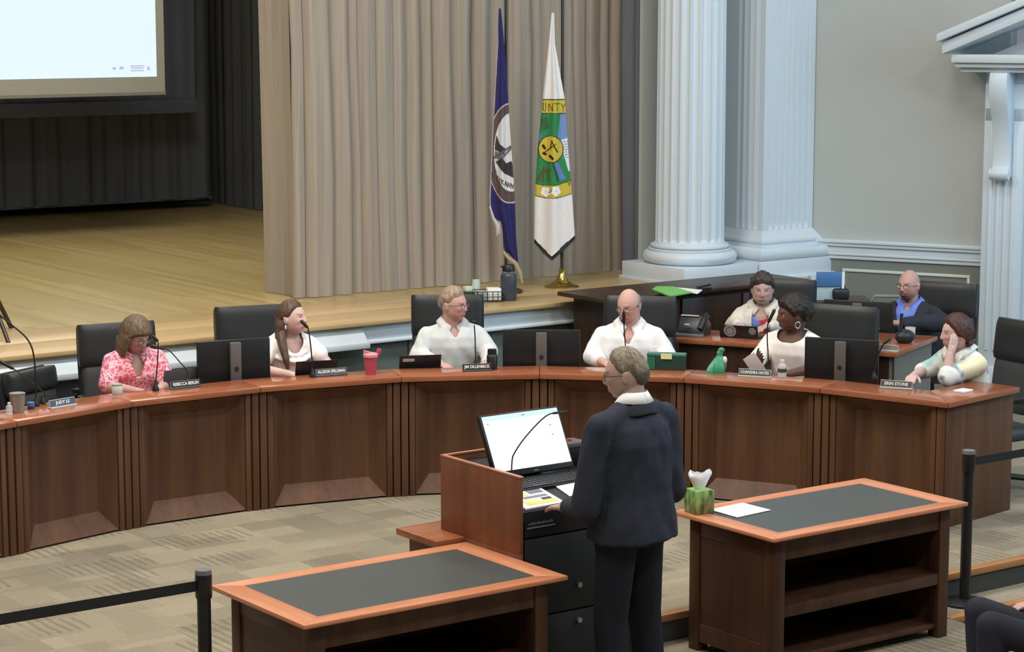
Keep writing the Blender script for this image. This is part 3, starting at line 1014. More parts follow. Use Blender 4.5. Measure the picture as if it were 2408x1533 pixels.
# ---------------------------------------------------------------- stanchions
def stanchion(x, y, zf, label, h, dirx, L, belt_drop=0.0):
    t = thing('belt_stanchion', label, 'stanchion', (x, y, zf), 0, 'black belt barrier posts')
    MB().lathe([(0.0, 0.0), (0.14, 0.0), (0.14, 0.012), (0.11, 0.022), (0.035, 0.03), (0.0, 0.03)], n=32).build('base', plastic_black, t)
    MB().lathe([(0.0, 0.025), (0.031, 0.025), (0.031, h - 0.12), (0.0, h - 0.12)], n=24).build('post', plastic_black, t)
    MB().lathe([(0.0, h - 0.13), (0.036, h - 0.13), (0.038, h - 0.12), (0.038, h - 0.02), (0.0, h - 0.02)], n=24).build('belt_head', plastic_black, t)
    MB().lathe([(0.0, h - 0.02), (0.038, h - 0.02), (0.036, h), (0.0, h)], n=24).build('cap', plastic_mid, t)
    MB().box(min(0, dirx * L), max(0, dirx * L), -0.0012, 0.0012, h - 0.095, h - 0.047).build('belt', plain('black webbing', rgb(24, 25, 26), 0.7), t)
    return t


ql = at(478, 1339, 0.76)
stanchion(ql.x, ql.y, -0.15, 'black belt post left of the left inlaid table', 0.91, -1, 3.2)
qr = at(2260, 1052, 0.76)
stanchion(9.47, 8.535, -0.15, 'black belt post behind right corner of the right table', 0.90, 1, 3.0)


# ---------------------------------------------------------------- things on the dais
def zof(px, py, x, y):
    D = x * UY + y * UX
    b = CY - py
    dy = F * math.cos(PITCH) + b * math.sin(PITCH)
    dz = -F * math.sin(PITCH) + b * math.cos(PITCH)
    return CH + dz * D / dy


def seg_angle(x, y):
    best = None
    for i in range(len(J) - 2):
        a, b = Vector(J[i]), Vector(J[i + 1])
        d = b - a
        t = max(0, min(1, (Vector((x, y)) - a).dot(d) / d.length_squared))
        dd = (a + d * t - Vector((x, y))).length
        if best is None or dd < best[0]:
            best = (dd, math.atan2(d.y, d.x))
    return best[1]


def dais_monitor(px, py, pytop, w, ang, label, back=0.13, name='computer_monitor', zs=0.73, grp='monitors on the dais seen from behind'):
    q = at(px, py, 0.82)
    a = math.radians(ang)
    nx, ny = -math.sin(a), math.cos(a)
    x, y = q.x + nx * back, q.y + ny * back
    zt = zof(px, pytop, x, y) - zs
    t = thing(name, label, 'monitor', (x, y, zs), a, grp)
    h = w * 0.60
    zb = zt - h
    MB().box(-w / 2, w / 2, 0.0, 0.028, zb, zt).build('housing', plastic_black, t, bev=0.006)
    MB().box(-w / 2 + 0.012, w / 2 - 0.012, 0.0275, 0.0295, zb + 0.02, zt - 0.012).build('screen', pure_black, t)
    MB().box(-0.038, 0.038, -0.045, -0.015, 0.0, zt - 0.012).build('stand_column', plastic_grey, t, bev=0.008)
    MB().box(-0.03, 0.03, -0.02, 0.004, zt - 0.16, zt - 0.06).build('mount', plastic_grey, t)
    MB().cyl((0, -0.0455, 0.15), (0, -0.0475, 0.15), 0.016, n=20).build('cable_hole', pure_black, t)
    MB().box(-0.11, 0.11, -0.09, 0.11, 0.0, 0.012).build('stand_foot', plastic_grey, t, bev=0.004)
    return t


dais_monitor(566, 893, 799, 0.505, -11, 'black monitor back between pink bloused woman and long haired woman')
dais_monitor(1273, 865, 776, 0.535, -37, 'black monitor back between the two men in white shirts')
dais_monitor(1967, 890, 797, 0.50, -57, 'black monitor back right of the woman with hoop earrings')
white_letter = plain('white lettering', rgb(226, 228, 228), 0.5, var=0.01)
plate_dark = plain('black name plate', rgb(34, 36, 38), 0.4)
plate_slate = plain('slate name plate', rgb(66, 72, 84), 0.4)
plate_grey = plain('grey name plate', rgb(76, 80, 80), 0.4)
holder_m = plain('pale plate holder', rgb(190, 192, 190), 0.35, var=0.02)


def nameplate(px, py, s, plate, label, w=0.21, sx=1.0, dz=0.0, rot=None, zs=0.82, h=0.042, holder=True):
    q = at(px, py, zs)
    a = seg_angle(q.x, q.y) if rot is None else math.radians(rot)
    t = thing('name_plate', label, 'name plate', (q.x, q.y, zs), a, 'name plates standing along the dais')
    lean = Matrix.Rotation(math.radians(-14), 4, 'X')
    if holder:
        MB().box(-w / 2 - 0.004, w / 2 + 0.004, -0.012, 0.03, 0, 0.010).build('base', holder_m, t, bev=0.002)
        MB().box(-w / 2 - 0.003, w / 2 + 0.003, 0.0, 0.006, 0.006, h + 0.012, lean).build('holder', holder_m, t, bev=0.001)
    else:
        MB().box(-w / 2, w / 2, -0.004, 0.03, 0, 0.006).build('base', plate_dark, t)
        MB().box(-w / 2, w / 2, 0.0, 0.006, 0.003, h + 0.010, lean).build('holder', holder_m, t)
    MB().box(-w / 2, w / 2, -0.0025, 0.0005, 0.010, h + 0.009, lean).build('plate', plate, t)
    loc = lean @ Vector((0, -0.003, 0.010 + h / 2))
    text(s, 'lettering', white_letter, t, h * 0.66, loc, (PI / 2 - math.radians(14), 0, 0), sx=sx)
    return t


nameplate(149, 957, 'JUDY LE', plate_slate, 'slate name plate reading JUDY LE at left end of dais', 0.19, 1.05)
nameplate(438, 913, 'REBECCA BERLIN', plate_dark, 'black name plate reading REBECCA BERLIN', 0.21, 0.86, holder=False)
nameplate(780, 884, 'ALLISON SPILLMAN', plate_grey, 'grey name plate reading ALLISON SPILLMAN', 0.225, 0.80, holder=False)
nameplate(1122, 873, 'JIM DILLENBECK', plate_dark, 'black name plate reading JIM DILLENBECK', 0.20, 0.86, holder=False, rot=-24)
nameplate(1774, 887, 'CHANDRA HAYES', plate_grey, 'grey name plate in pale holder reading CHANDRA HAYES', 0.215, 0.86, rot=-57)
nameplate(2107, 914, 'ERIN STONE', plate_grey, 'grey name plate in pale holder reading ERIN STONE', 0.20, 1.0, rot=-58)
nameplate(2083, 826, 'STAFF', plain('taupe name plate', rgb(120, 112, 106), 0.5), 'taupe name plate at the corner of brown staff desk', 0.17, 1.0, rot=-58, h=0.036)
for o in list(bpy.data.objects):
    if o.type == 'FONT' and o.data.body == 'STAFF':
        bpy.data.objects.remove(o)


def laptop(px, py, pytop, w, ang, label, lid=None, back=0.10, zs=0.73, tilt_deg=18, stickers=(), base_z=None):
    q = at(px, py, 0.82)
    a = math.radians(ang)
    x, y = q.x - math.sin(a) * back, q.y + math.cos(a) * back
    t = thing('laptop', label, 'laptop', (x, y, zs), a, 'open laptops seen from behind')
    zt = zof(px, pytop, x, y) - zs
    tl = math.radians(tilt_deg)
    h = (zt - 0.012) / math.cos(tl)
    lm = lid or plastic_black
    MB().box(-w / 2, w / 2, 0.0, w * 0.68, 0.0, 0.012).build('base', plastic_black, t, bev=0.003)
    M = Matrix.Translation((0, 0.004, 0.012)) @ Matrix.Rotation(tl, 4, 'X')
    MB().box(-w / 2, w / 2, -0.006, 0.0, 0.0, h, M).build('lid', lm, t, bev=0.003)
    MB().box(-w / 2 + 0.008, w / 2 - 0.008, 0.0, 0.0012, 0.01, h - 0.008, M).build('screen', emit('laptop screen', rgb(120, 140, 170), 0.3) if 'laptop screen' not in MATS else MATS['laptop screen'], t)
    for k, (sxx, sz, r, kind) in enumerate(stickers):
        c = (sxx * w, -0.0065, sz * h)
        if kind == 'rect':
            MB().box(c[0] - 0.04, c[0] + 0.04, -0.0072, -0.0058, c[2] - 0.011, c[2] + 0.011, M).build('sticker', plain('pale sticker', rgb(178, 180, 180), 0.5), t)
        else:
            MB().lathe([(0.0, 0.0), (r, 0.0), (r, 0.0012), (0.0, 0.0012)], n=28, M=M @ Matrix.Translation(c) @ Matrix.Rotation(PI / 2, 4, 'X')).build('sticker', plain('grey sticker', rgb(142, 144, 146), 0.5), t)
            if kind == 'ring':
                ms = MB()
                for j in range(10):
                    b = 2 * PI * j / 10
                    ms.cyl((c[0] + 0.62 * r * math.cos(b), -0.0078, c[2] + 0.62 * r * math.sin(b)), (c[0] + 0.62 * r * math.cos(b), -0.0086, c[2] + 0.62 * r * math.sin(b)), r * 0.14, n=6, M=M)
                ob = ms.build('sticker_print', plain('sticker print', rgb(80, 84, 88), 0.5), t)
                ob['kind'] = 'stuff'
    return t


laptop(437, 898, 866, 0.245, 2, 'slate grey laptop behind the black name plate near pink blouse', plain('slate lid', rgb(74, 77, 78), 0.4), tilt_deg=12)
laptop(750, 881, 845, 0.29, -16, 'black laptop with round grey sticker before the long haired woman', stickers=((-0.33, 0.22, 0.035, 'disc'),))
laptop(992, 866, 832, 0.29, -24, 'black laptop with white label sticker left of the man with gooseneck', stickers=((-0.28, 0.80, 0.03, 'rect'),))
laptop(1728, 800, 764, 0.30, -60, 'black laptop with two round stickers on the staff desk', zs=0.82, back=0.10, stickers=((-0.22, 0.52, 0.048, 'ring'), (0.36, 0.58, 0.028, 'ring')))


# drinking things and small objects
def on(px, py, z=0.82):
    q = at(px, py, z)
    return (q.x, q.y, z)


t = thing('steel_tumbler', 'ribbed grey steel tumbler at the far left of dais', 'tumbler', on(42, 970))
MB().lathe([(0.0, 0.0), (0.036, 0.0), (0.040, 0.02), (0.047, 0.115), (0.0, 0.115)], n=28).build('body', plain('grey ribbed steel', rgb(150, 152, 150), 0.35, 0.5, var=0.2, scale=30), t)
MB().lathe([(0.0, 0.113), (0.049, 0.113), (0.049, 0.121), (0.043, 0.121), (0.0, 0.117)], n=28).build('rim', steel, t)
clear = glass('clear plastic', (0.85, 0.88, 0.9, 1), 0.38)


def bottle(label, loc, h, r, capc, lab=None, grp=None):
    t = thing('water_bottle', label, 'bottle', loc)
    MB().lathe([(0.0, 0.0), (r, 0.002), (r, h * 0.62), (r * 0.85, h * 0.72), (r * 0.42, h * 0.86), (r * 0.42, h * 0.9), (0.0, h * 0.9)], n=20).build('body', clear, t)
    MB().cyl((0, 0, h * 0.88), (0, 0, h), r * 0.48, n=16).build('cap', capc, t)
    if lab:
        MB().lathe([(r * 1.01, h * 0.28), (r * 1.02, h * 0.28), (r * 1.02, h * 0.5), (r * 1.01, h * 0.5)], n=20, cap=False).build('label', lab, t)
    return t


bottle('small clear water bottle beside the ribbed steel tumbler', on(22, 975), 0.075, 0.02, white_plastic)
bottle('clear water bottle with dark label behind CHANDRA name plate', on(1839, 886), 0.115, 0.03, white_plastic, plain('bottle label', rgb(70, 66, 60), 0.5))
t = thing('blue_cap_jar', 'little blue capped jar between tumbler and microphone foot', 'jar', on(73, 962))
MB().lathe([(0.0, 0.0), (0.02, 0.0), (0.022, 0.02), (0.0, 0.02)], n=18).build('body', plain('dark blue plastic', rgb(46, 60, 92), 0.4), t)
MB().lathe([(0.0, 0.02), (0.024, 0.02), (0.023, 0.043), (0.0, 0.043)], n=18).build('cap', plain('blue plastic', rgb(70, 100, 160), 0.4), t)
t = thing('glass_jar', 'small clear glass jar before the pink bloused woman', 'jar', on(276, 927))
MB().lathe([(0.0, 0.0), (0.033, 0.0), (0.036, 0.01), (0.036, 0.05), (0.03, 0.058), (0.0, 0.058)], n=20).build('body', glass('grey glass', (0.75, 0.8, 0.75, 1), 0.55), t)
MB().lathe([(0.0, 0.056), (0.033, 0.056), (0.033, 0.066), (0.0, 0.066)], n=20).build('lid', plain('grey lid', rgb(150, 152, 144), 0.4), t)
t = thing('travel_cup', 'red translucent travel cup with pink flip lid on dais', 'cup', on(872, 880))
MB().lathe([(0.0, 0.0), (0.036, 0.0), (0.045, 0.12), (0.0, 0.12)], n=28).build('body', plain('red plastic', rgb(178, 72, 86), 0.3, var=0.04), t)
MB().lathe([(0.0, 0.118), (0.050, 0.118), (0.051, 0.136), (0.035, 0.146), (0.0, 0.146)], n=28).build('lid', plain('pink plastic', rgb(218, 146, 156), 0.35), t)
MB().box(0.005, 0.032, -0.012, 0.012, 0.14, 0.182, Matrix.Rotation(0.3, 4, 'Y')).build('flip_spout', plain('red plastic', rgb(206, 84, 98)), t, bev=0.005)
MB().tube([(-0.05, 0, 0.13), (-0.05, 0, 0.165), (-0.02, 0, 0.152), (0.0, 0, 0.145)], 0.007, 8).build('carry_loop', plain('pink plastic', rgb(218, 146, 156)), t)
t = thing('thermos_cup', 'small black thermos cup beside the JIM name plate', 'thermos', on(1157, 868))
MB().lathe([(0.0, 0.0), (0.036, 0.0), (0.037, 0.09), (0.033, 0.096), (0.0, 0.096)], n=24).build('body', plastic_black, t)
MB().lathe([(0.0, 0.096), (0.0335, 0.096), (0.0335, 0.101), (0.0, 0.101)], n=24).build('ring', plastic_mid, t)
MB().lathe([(0.0, 0.101), (0.032, 0.101), (0.030, 0.138), (0.0, 0.14)], n=24).build('lid', plastic_black, t)
t = thing('file_box', 'dark green file box with yellow note beside balding man', 'file box', on(1566, 870), math.radians(-48))
green_d = plain('dark green plastic', rgb(30, 66, 60), 0.35, var=0.1)
MB().box(-0.13, 0.13, 0.0, 0.07, 0.0, 0.105).build('body', green_d, t, bev=0.004)
MB().box(-0.132, 0.132, -0.004, 0.074, 0.095, 0.112).build('rim', plain('green edge', rgb(72, 120, 108), 0.4), t, bev=0.003)
MB().box(-0.035, 0.04, -0.008, -0.004, 0.076, 0.112).build('sticky_note', plain('yellow note', rgb(226, 226, 168), 0.6), t)
MB().box(-0.128, -0.075, -0.006, -0.001, 0.004, 0.09).build('label_pocket', plain('green pocket', rgb(40, 108, 84), 0.4), t)
t = thing('green_bag', 'crumpled green plastic bag standing on the dais', 'bag', on(1685, 876))
mb = MB()
P = []
for j in range(13):
    u = j / 12
    rr = [0.066, 0.07, 0.069, 0.066, 0.061, 0.055, 0.049, 0.042, 0.034, 0.024, 0.019, 0.024, 0.02][j]
    P.append([((rr * (1 + 0.22 * math.sin(3 * a + 4 * u) + 0.12 * math.sin(7 * a + 3 * u))) * math.cos(a) + 0.03 * u, rr * 0.75 * (1 + 0.15 * math.sin(5 * a + 2)) * math.sin(a), 0.145 * u) for a in [2 * PI * k / 28 for k in range(28)]])
mb.loft(P)
mb.build('body', plain('green bag film', rgb(54, 140, 104), 0.3, var=0.25, scale=25), t, smooth=70)
MB().ell((0.045, -0.03, 0.085), (0.014, 0.02, 0.026)).build('white_tag', white_plastic, t)
MB().ell((0.04, 0.0, 0.15), (0.026, 0.02, 0.018)).build('knot', plain('green knot', rgb(76, 128, 100), 0.4), t)
t = thing('white_pad', 'small white pad before the woman resting her cheek', 'note pad', on(2268, 921), math.radians(9))
MB().box(-0.055, 0.055, -0.03, 0.05, 0, 0.012).build('pages', paper, t, bev=0.002)

# microphones along the dais
def P3(px, py, ref):
    D = ref[0] * UY + ref[1] * UX
    a, b = px - CX, CY - py
    dy = F * math.cos(PITCH) + b * math.sin(PITCH)
    dz = -F * math.sin(PITCH) + b * math.cos(PITCH)
    tt = D / dy
    X = a * tt
    return Vector((X * UX + D * UY, -X * UY + D * UX, CH + dz * tt))


def dais_mic(label, base, stem, h0, h1, lean=0.0, **kw):
    b = on(*base)
    pts = [(b[0], b[1], b[2] + 0.03)] + [P3(x, y, b) for x, y in stem]
    return gooseneck(label, b, pts, P3(*h0, b), P3(*h1, b), **kw)


dais_mic('gooseneck microphone at left edge pointing out of the picture', (100, 950), [(104, 925), (70, 895), (33, 868)], (33, 868), (-6, 846), r=0.004, hr=0.012)
dais_mic('tall curved gooseneck microphone rising left of the first chair', (85, 955), [(84, 900), (81, 850), (74, 815), (58, 790), (30, 766), (4, 745)], (4, 745), (-24, 728), r=0.0055, hr=0.012)
dais_mic('upright gooseneck microphone before the pink bloused woman', (366, 919), [(368, 880), (371, 840), (372, 806)], (372, 804), (359, 789), r=0.004, hr=0.011)
dais_mic('curved gooseneck microphone right of the pink bloused woman', (441, 905), [(438, 870), (420, 848), (400, 826), (386, 820)], (386, 821), (356, 812), r=0.004, hr=0.010)
dais_mic('gooseneck microphone before the long haired woman', (735, 887), [(734, 850), (729, 800), (724, 770)], (724, 771), (707, 753), r=0.0045, hr=0.012)
dais_mic('straight gooseneck microphone with tiny head behind JIM name plate', (1118, 868), [(1118, 830), (1117, 790), (1115, 764)], (1109, 757), (1121, 757), r=0.0042, hr=0.010)
dais_mic('gooseneck microphone before the balding man', (1474, 875), [(1472, 830), (1469, 790), (1467, 760)], (1467, 762), (1467, 731), r=0.0042, hr=0.012)
dais_mic('gooseneck microphone before the woman with hoop earrings', (1807, 884), [(1806, 830), (1804, 790), (1806, 758)], (1806, 760), (1822, 727), r=0.0042, hr=0.012)
dais_mic('dark gooseneck microphone behind the right hand monitor', (2055, 893), [(2058, 860), (2066, 832), (2078, 808)], (2078, 808), (2094, 795), r=0.006, hr=0.011)

# staff desk things
t = thing('desk_phone', 'black desk phone with grey tray on the staff desk', 'telephone', on(1622, 792), math.radians(-60))
MB().box(-0.12, 0.10, -0.02, 0.10, 0.0, 0.02).build('tray', plastic_mid, t, bev=0.004)
MB().prism([(0.02, 0.0), (0.20, 0.0), (0.20, 0.08), (0.10, 0.15)], -0.11, 0.10, Matrix(((0, 0, 1, 0), (1, 0, 0, 0), (0, 1, 0, 0), (0, 0, 0, 1)))).build('body', plastic_black, t, bev=0.006)
MB().box(-0.09, 0.03, 0.03, 0.034, 0.10, 0.16, Matrix.Rotation(-0.5, 4, 'X')).build('display', plain('phone display', rgb(70, 74, 76), 0.3), t)
MB().box(-0.10, 0.04, 0.085, 0.095, 0.145, 0.152).build('display_edge', white_plastic, t)
MB().tube([(0.07, 0.02, 0.06), (0.085, 0.06, 0.12), (0.085, 0.13, 0.15), (0.07, 0.18, 0.13)], 0.022, 10).build('handset', plastic_black, t)
MB().box(-0.05, -0.01, 0.02, 0.024, 0.085, 0.095).build('key_row', white_plastic, t)
dais_monitor(1996, 786, 708, 0.54, -60, 'wide dark monitor on the staff desk left of bearded man', back=0.25, zs=0.82, grp='monitors on the staff desk')
t = thing('black_pouch', 'black padded pouch on staff desk before the bearded man', 'pouch', on(2128, 806))
MB().ell((0, 0, 0.045), (0.085, 0.06, 0.055)).build('body', leather, t)
MB().tube([(-0.05, 0, 0.06), (-0.045, 0, 0.16), (-0.04, 0, 0.22)], 0.012, 8).build('strap', leather, t)
t = thing('glass_tumbler', 'short clear glass beside black pouch on staff desk', 'glass', on(2140, 796))
MB().lathe([(0.0, 0.0), (0.035, 0.0), (0.04, 0.085), (0.036, 0.085), (0.032, 0.008), (0.0, 0.008)], n=20).build('bowl', clear, t)
# on the credenza
fo = MB().prism([tuple(at(x, y, 1.0)[:2]) for x, y in ((1533, 683), (1544, 676), (1585, 677), (1627, 690), (1576, 699))][::-1], 1.001, 1.012).build('folder', plain('bright green card', rgb(112, 188, 92), 0.5, var=0.03), None)
tag(fo, 'bright green folder at the front edge of dark credenza', 'folder')
pw = MB().prism([tuple(at(x, y, 1.0)[:2]) for x, y in ((1590, 677), (1652, 683), (1640, 692), (1629, 690))][::-1], 1.001, 1.006).build('paper_sheet', paper, None)
tag(pw, 'white papers beside the bright green folder on credenza', 'paper')
t = thing('stapler', 'black stapler behind white papers on credenza', 'stapler', (at(1655, 680, 1.0).x, at(1655, 680, 1.0).y, 1.0), math.radians(6))
MB().box(-0.075, 0.075, -0.02, 0.02, 0, 0.012).build('base', plastic_black, t, bev=0.003)
MB().box(-0.07, 0.075, -0.015, 0.015, 0.018, 0.035, Matrix.Rotation(-0.08, 4, 'Y')).build('arm', plastic_black, t, bev=0.005)
cq = at(1944, 706, 0.88)
t = thing('side_cabinet', 'low dark side cabinet carrying the white and blue carton', 'cabinet', (cq.x + 0.05, cq.y, 0), math.radians(-34))
MB().box(-0.25, 0.32, -0.13, 0.27, 0.0, 0.86).build('body', wood_dark, t, bev=0.004)
MB().box(-0.26, 0.33, -0.14, 0.28, 0.86, 0.88).build('cabinet_top', wood_dark, t, bev=0.004)
for dz_ in (0.05, 0.45):
    MB().box(-0.23, 0.30, -0.145, -0.125, dz_, dz_ + 0.38).build('drawer', wood_dark, t, bev=0.004)
t = thing('paper_carton', 'white carton with blue panel standing on low side cabinet', 'carton', (cq.x, cq.y, 0.88), math.radians(-34))
MB().box(-0.13, 0.11, 0.0, 0.14, 0.0, 0.19).build('box', plain('pale blue card', rgb(176, 200, 208), 0.5, var=0.08, scale=20), t, bev=0.004)
MB().box(-0.09, 0.14, -0.012, 0.0, 0.115, 0.235).build('blue_panel', plain('blue card', rgb(72, 118, 172), 0.5), t, bev=0.002)
MB().box(0.12, 0.14, -0.014, -0.011, 0.09, 0.235).build('white_edge', paper, t)
t = thing('black_bag', 'small black bag on side cabinet under the blue panel', 'bag', (cq.x + 0.10, cq.y - 0.055, 0.88), math.radians(-30))
MB().box(-0.07, 0.07, -0.05, 0.05, 0.0, 0.10).build('body', leather, t, bev=0.03, seg=3)
MB().tube([(-0.04, 0, 0.09), (-0.03, 0, 0.13), (0.03, 0, 0.13), (0.04, 0, 0.09)], 0.006, 8).build('handle', leather, t)
t = thing('folding_chair', 'grey metal framed chair against the wall behind staff monitor', 'chair', (13.04, 12.58, 0), math.radians(-45))
gm = plain('grey tube metal', rgb(150, 152, 144), 0.35, 0.3)
MB().tube([(-0.2, 0.16, 0.0), (-0.2, 0.0, 0.46), (-0.2, -0.06, 0.90), (-0.17, -0.07, 0.95), (0.17, -0.07, 0.95), (0.2, -0.06, 0.90), (0.2, 0.0, 0.46), (0.2, 0.16, 0.0)], 0.014, 8).build('frame', gm, t)
MB().tube([(-0.18, -0.2, 0.0), (-0.18, 0.16, 0.44)], 0.012, 8).build('leg', gm, t)
MB().tube([(0.18, -0.2, 0.0), (0.18, 0.16, 0.44)], 0.012, 8).build('leg', gm, t)
MB().box(-0.19, 0.19, -0.02, 0.36, 0.43, 0.455).build('seat', plain('beige seat', rgb(150, 142, 122), 0.6), t, bev=0.008)
MB().box(-0.18, 0.18, -0.075, -0.055, 0.74, 0.90).build('backrest', plain('beige seat', rgb(150, 142, 122)), t, bev=0.008)

# ---------------------------------------------------------------- things on the stage
bk_c = at(1132, 708, 0.9)
t = thing('wire_basket', 'black wire basket of packets on the stage edge', 'basket', (bk_c.x, bk_c.y, 0.9), math.radians(-28))
bw, bd, bh = 0.33, 0.17, 0.085
for z in (0.006, bh * 0.5, bh):
    MB().tube([(-bw / 2, -bd / 2, z), (bw / 2, -bd / 2, z), (bw / 2, bd / 2, z), (-bw / 2, bd / 2, z), (-bw / 2, -bd / 2, z)], 0.004, 6).build('ring_wire', plastic_black, t)
for k in range(9):
    x = -bw / 2 + bw * k / 8
    MB().tube([(x, -bd / 2, bh), (x, -bd / 2, 0.006), (x, bd / 2, 0.006), (x, bd / 2, bh)], 0.003, 6).build('wire', plastic_black, t)
MB().tube([(bw / 2, -0.04, bh), (bw / 2 + 0.02, -0.03, bh - 0.02), (bw / 2 + 0.02, 0.03, bh - 0.02), (bw / 2, 0.04, bh)], 0.004, 6).build('handle', steel, t)
Mb = Matrix.Translation((bk_c.x, bk_c.y, 0.9)) @ Matrix.Rotation(math.radians(-28), 4, 'Z')


def inbasket(name, label, cat, x, y, mb, mat, rz=0.0, z=0.012):
    o = mb.build(name, mat, None, bev=0.003)
    p = Mb @ Vector((x, y, z))
    o.location = p
    o.rotation_euler = (0, 0, math.radians(-28) + rz)
    return tag(o, label, cat)


inbasket('napkin_stack', 'white napkin stack at right end of the wire basket', 'napkins', 0.10, 0.0, MB().box(-0.055, 0.055, -0.06, 0.06, 0, 0.095), paper)
inbasket('tea_packets', 'pale packet stack in the middle of wire basket', 'packets', 0.0, -0.02, MB().box(-0.035, 0.035, -0.045, 0.045, 0, 0.075), plain('pale packet', rgb(176, 176, 172), 0.5, var=0.3, scale=50), 0.1)
inbasket('coffee_pods', 'dark packet stack at left end of wire basket', 'packets', -0.10, 0.0, MB().box(-0.045, 0.04, -0.055, 0.055, 0, 0.07), plain('dark packet', rgb(58, 56, 56), 0.5, var=0.5, scale=50), -0.05)
inbasket('sugar_packets', 'white sugar packets on dark packets in wire basket', 'packets', -0.11, 0.01, MB().box(-0.03, 0.03, -0.03, 0.03, 0, 0.04), plain('white green packet', rgb(206, 212, 190), 0.5, var=0.1, scale=60), 0.3, z=0.083)
cup_q = atv(1130, 690, bk_c.y + 0.10)
t = thing('paper_cup_stack', 'upside down pale green paper cups behind the wire basket', 'paper cup', (cup_q.x, bk_c.y + 0.16, 0.9))
MB().lathe([(0.0, 0.0), (0.046, 0.0), (0.046, 0.012), (0.040, 0.05), (0.031, 0.155), (0.0, 0.155)], n=28).build('cup', plain('pale green paper', rgb(196, 214, 204), 0.6, var=0.02), t)
MB().lathe([(0.045, 0.008), (0.049, 0.012), (0.045, 0.02)], n=28, cap=False).build('rim', paper, t)
tq = at(1196, 706, 0.9)
t = thing('thermal_carafe', 'dark slate thermal carafe with black spout on stage edge', 'carafe', (tq.x, tq.y, 0.9))
car_m = plain('slate enamel', rgb(58, 66, 76), 0.38, var=0.05)
MB().lathe([(0.0, 0.0), (0.062, 0.0), (0.066, 0.01), (0.066, 0.20), (0.058, 0.222), (0.05, 0.228), (0.0, 0.228)], n=32).build('body', car_m, t)
MB().lathe([(0.0, 0.226), (0.052, 0.226), (0.052, 0.238), (0.0, 0.238)], n=32).build('collar', steel, t)
MB().lathe([(0.0, 0.238), (0.052, 0.238), (0.05, 0.275), (0.04, 0.292), (0.0, 0.296)], n=32).build('lid', plastic_black, t)
MB().loft([[(-0.035, -0.012, 0.255), (-0.035, 0.012, 0.255), (-0.035, 0.012, 0.285), (-0.035, -0.012, 0.285)], [(-0.078, -0.006, 0.276), (-0.078, 0.006, 0.276), (-0.078, 0.006, 0.286), (-0.078, -0.006, 0.286)]]).build('spout', plastic_black, t, bev=0.002)
# tripod at the left edge of the stage
fa, fb = at(27, 771, 0.9), at(20, 806, 0.9)
t = thing('tripod_stand', 'dark tripod stand on the stage at left picture edge', 'tripod', (5.95, 15.35, 0.9))
org = Vector((5.95, 15.35, 0.9))
top = P3(-52, 612, (5.95, 15.35)) - org
for p, r in ((fa, 0.017), (fb, 0.015), (Vector((5.5, 15.6, 0.9)), 0.015)):
    MB().tube([p - org, (p - org).lerp(top, 0.55), top], [r, r, r * 0.9], 10).build('leg', plain('dark bronze tube', rgb(58, 46, 36), 0.4, 0.3), t)
MB().tube([(0.0, 0, 0.25), (top.x, top.y, top.z + 0.7)], 0.014, 10).build('pole', plastic_black, t)
MB().lathe([(0.0, 0.0), (0.03, 0.0), (0.03, 0.06), (0.0, 0.06)], n=16, M=Matrix.Translation(top)).build('collar', plastic_black, t)

# ---------------------------------------------------------------- flags
def in_poly(px, py, poly):
    r = np.zeros(px.shape, bool)
    n = len(poly)
    for i in range(n):
        x0, y0 = poly[i]
        x1, y1 = poly[(i + 1) % n]
        c = ((y0 > py) != (y1 > py)) & (px < (x1 - x0) * (py - y0) / (y1 - y0 + 1e-9) + x0)
        r ^= c
    return r


def strokes(px, py, segs, w):
    r = np.zeros(px.shape, bool)
    for (x0, y0, x1, y1) in segs:
        dx, dy = x1 - x0, y1 - y0
        t_ = np.clip(((px - x0) * dx + (py - y0) * dy) / (dx * dx + dy * dy + 1e-9), 0, 1)
        r |= np.hypot(px - x0 - t_ * dx, py - y0 - t_ * dy) < w
    return r


